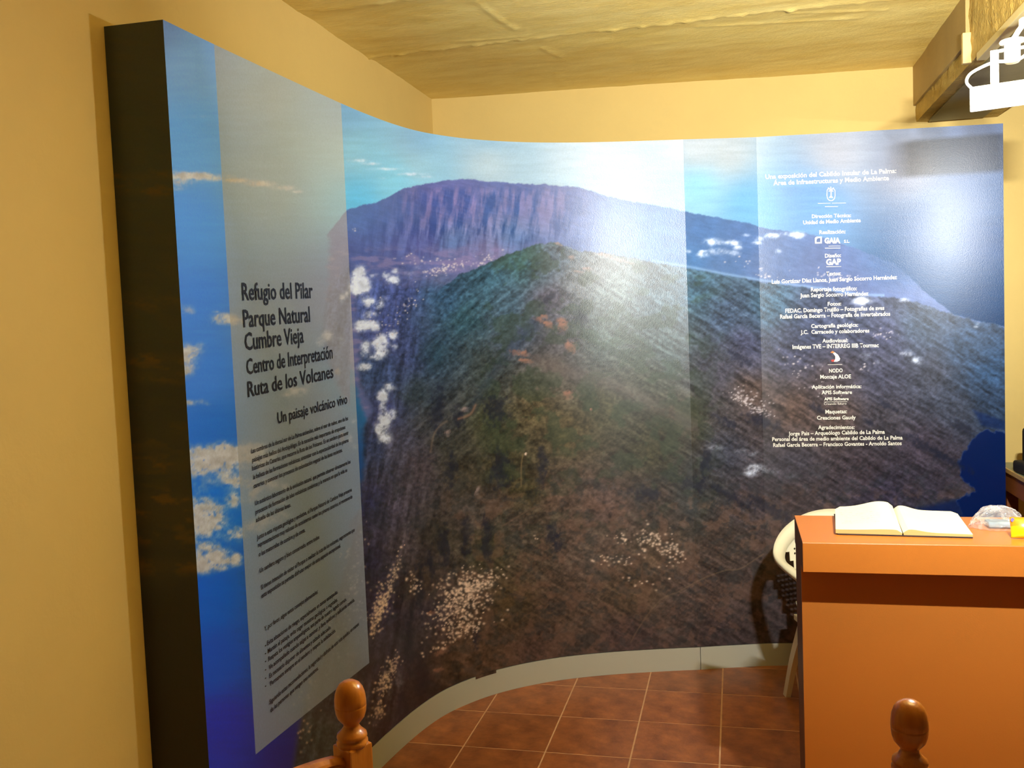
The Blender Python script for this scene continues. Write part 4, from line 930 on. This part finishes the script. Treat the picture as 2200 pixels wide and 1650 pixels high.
# ------------------------------------------------------------------ wooden chairs with turned finials
M_wood = mat('varnished_honey_wood', srgb(206, 128, 42), rough=.28, scale=5, col2=srgb(156, 84, 22), stretch=(6, 6, 1), bump=.06, bscale=40, coat=.35)
M_rush = mat('rush_seat_weave', srgb(178, 140, 76), rough=.8, var=.25, scale=60, bump=.6, bscale=120)
def wooden_chair(label, loc, rz):
    """back posts at (0,0) and (-.42,0); the seat lies towards +y"""
    r = empty('wooden_chair', loc, rz); tag(r, label, 'chair', None)
    W = .42; HP = .965
    for x in (0, -W):
        b = nb(); box(b, (x-.0235, -.0235, 0), (x+.0235, .0235, HP), bev=.003); p = obj('back_post', b, M_wood, r)
        b = nb(); lathe(b, [(.0235, HP-.004), (.0262, HP), (.0262, HP+.006), (.0225, HP+.009), (.0255, HP+.013), (.0245, HP+.018), (.0180, HP+.024), (.0135, HP+.030), (.0130, HP+.034), (.0165, HP+.038), (.0222, HP+.045), (.0252, HP+.054), (.0262, HP+.063), (.0264, HP+.0655), (.0258, HP+.0662),
                            (.0265, HP+.067), (.0262, HP+.076), (.0248, HP+.086), (.0218, HP+.095), (.0170, HP+.102), (.0100, HP+.1065), (.0035, HP+.1078), (.0005, HP+.108)], 36, Matrix.Translation((x, 0, 0)))
        obj('finial', b, M_wood, p, smooth=True)
    def rail(z, h, arch, name):
        b = nb(); N = 22; rows = []
        for i in range(N+1):
            t = i/N; x = -.0236-t*(W-.0472); a_ = arch*math.sin(math.pi*t)**.6; c_ = -.010*math.sin(math.pi*t)
            rows.append([b.verts.new((x, c_+yy, z+zz+a_*(zz > 0))) for yy, zz in ((-.009, -h/2), (.009, -h/2), (.009, h/2-.014), (.012, h/2-.010), (.010, h/2-.006), (.006, h/2), (-.006, h/2), (-.010, h/2-.006), (-.012, h/2-.010), (-.009, h/2-.014))])
        for a_, c_ in zip(rows, rows[1:]):
            for k in range(10): b.faces.new((a_[k], a_[(k+1) % 10], c_[(k+1) % 10], c_[k]))
        b.faces.new(rows[0]); b.faces.new(rows[-1][::-1]); obj(name, b, M_wood, r, smooth=False)
    rail(.912, .078, .022, 'crest_rail'); rail(.74, .055, .012, 'back_slat'); rail(.60, .055, .012, 'back_slat')
    b = nb(); n = 12; g_ = [[b.verts.new((-W/2+(i/n-.5)*(W+.04-.05*(0)), .03+j/n*.38, .452-.012*math.sin(math.pi*i/n)*math.sin(math.pi*j/n))) for i in range(n+1)] for j in range(n+1)]
    for j in range(n):
        for i in range(n): b.faces.new((g_[j][i], g_[j][i+1], g_[j+1][i+1], g_[j+1][i]))
    o = obj('seat', b, M_rush, r, smooth=True); md = o.modifiers.new('t', 'SOLIDIFY'); md.thickness = .03
    for x in (.01, -W-.01):
        b = nb(); lathe(b, [(.015, 0), (.019, .05), (.016, .12), (.021, .25), (.018, .36), (.021, .42)], 16, Matrix.Translation((x, .39, 0))); obj('front_leg', b, M_wood, r, smooth=True)
        for z in (.16, .30):
            b = nb(); tube(b, [(x*.98, .0236, z), (x, .375, z)], .010, 10); obj('stretcher', b, M_wood, r, smooth=True)
    for z in (.20, .34):
        b = nb(); tube(b, [(-.006, .39, z), (-W+.006, .39, z)], .010, 10); obj('stretcher', b, M_wood, r, smooth=True)
    b = nb(); tube(b, [(-.024, 0, .22), (-W+.024, 0, .22)], .010, 10); obj('stretcher', b, M_wood, r, smooth=True)
    return r
def post_at(px, py, dist):
    v = px_dir(px, py); p = v/np.linalg.norm(v)*dist+np.array([0, 0, CAM_H]); return p
# finial tops at the measured points; height of both chairs 1.073
pl = px_z(750, 1461, 1.073); pr_ = px_z(1953, 1503, 1.073)
print('posts', pl, pr_)
wooden_chair('honey-brown wooden chair, finial and top rail showing left of the tiled floor', (float(pl[0]), float(pl[1]), 0), math.radians(61))
rc = wooden_chair('dark wooden chair, one egg-shaped finial showing in front of the orange desk', (float(pr_[0])+.42, float(pr_[1]), 0), math.radians(0))

# ------------------------------------------------------------------ floodlights
M_lampw = mat('white_lamp_enamel', srgb(246, 244, 236), rough=.35, var=.01)
q = Nd('lit_lamp_glass'); q.b.inputs['Base Color'].default_value = (1, .95, .85, 1); q.b.inputs['Emission Color'].default_value = (1, .93, .74, 1); q.b.inputs['Emission Strength'].default_value = 30
nz = q.n('ShaderNodeTexNoise', i_Scale=40.); mr = q.n('ShaderNodeMapRange'); mr.inputs['To Min'].default_value = 28; mr.inputs['To Max'].default_value = 34
q.l(nz.outputs['Fac'], mr.inputs['Value']); q.l(mr.outputs[0], q.b.inputs['Emission Strength']); M_glow = q.m
def flood(label, loc, rz, tilt, power, mount, color=WARM, spread=170):
    """faces local -y; tilt turns the head downwards"""
    r = empty('floodlight', loc, rz); tag(r, label, 'lamp')
    Tm = Matrix.Rotation(math.radians(tilt), 4, 'X')
    b = nb(); box(b, (-.100, -.030, -.031), (.100, .045, .031), bev=.010, M=Tm, seg=3)
    for k in range(7): box(b, (-.075+k*.025-.003, .044, -.024), (-.075+k*.025+.003, .058, .024), M=Tm)
    h = obj('housing', b, M_lampw, r)
    b = nb(); box(b, (-.108, -.042, -.035), (.108, -.0305, .035), bev=.004, M=Tm); obj('front_frame', b, M_lampw, r)
    b = nb(); box(b, (-.090, -.0440, -.024), (.090, -.0425, .024), M=Tm); obj('glass', b, M_glow, r)
    b = nb()
    for sx in (-1, 1): box(b, (sx*.045-.011, -.004, .028), (sx*.045+.011, .0, .126), bev=.0015)
    box(b, (-.056, -.010, .124), (.056, .010, .130), bev=.002); obj('yoke', b, M_lampw, r)
    b = nb(); lathe(b, [(.017, .088), (.021, .092), (.021, .142), (.032, .144), (.034, .148), (.032, .152), (.008, .154)], 24); obj('stem', b, M_lampw, r, smooth=False)
    m_ = Vector(mount); Rz = Matrix.Rotation(-rz, 3, 'Z'); end = Rz @ (m_-Vector(loc))
    b = nb(); tube(b, spline([(0, 0, .150), (end.x*.25, end.y*.25, .150+(end.z-.15)*.3), (end.x, end.y, end.z-.05), tuple(end)], 4), .0075, 10)
    lathe(b, [(.026, -.016), (.026, -.0005)], 20, Matrix.Translation(end)); obj('hanger_rod', b, M_lampw, r, smooth=False)
    b = nb(); lathe(b, [(.015, 0), (.015, .02), (.010, .024)], 16, Matrix.Translation((end.x*.2, end.y*.2, .150+(end.z-.15)*.22))); obj('joint', b, M_lampw, r)
    b = nb(); tube(b, spline([(-.088, .030, .026), (-.108, .02, .040), (-.118, .0, .055), (-.108, -.012, .072), (-.080, -.02, .084), (-.043, -.022, .093), (.004, -.024, .088), (.034, -.024, .100), (.050, -.02, .132), (end.x*.6+.02, end.y*.5-.01, .155+(end.z-.15)*.5), (end.x*.9, end.y*.9, end.z-.01)], 6), .0045, 8)
    obj('cable', b, M_lampw, r, smooth=True)
    d = bpy.data.lights.new('lamp_light', 'AREA'); d.shape = 'RECTANGLE'; d.size = .10; d.size_y = .018; d.energy = power; d.color = color; d.spread = math.radians(spread)
    lo = bpy.data.objects.new('lamp_light', d); C.objects.link(lo); lo.parent = r
    lo.matrix_local = Tm @ Matrix.Translation((0, -.0455, 0)) @ Vector((0, -1, 0)).to_track_quat('-Z', 'Y').to_matrix().to_4x4()
    return r
flood('white floodlight on a yoke hanging under the beam at the right edge', LAMP_A, math.radians(-16), 10, P_A, (.95, 2.95, BZ-.012), spread=136)
flood('white floodlight over the floor before the desk, facing the printed wall', LAMP_B, math.radians(180-14), -17, P_B, (LAMP_B[0], LAMP_B[1], CEIL+.01))
flood('white floodlight at the far right of the room, facing the printed wall', LAMP_C, math.radians(180+29), 9, P_C, (LAMP_C[0], LAMP_C[1], CEIL+.01), spread=30)
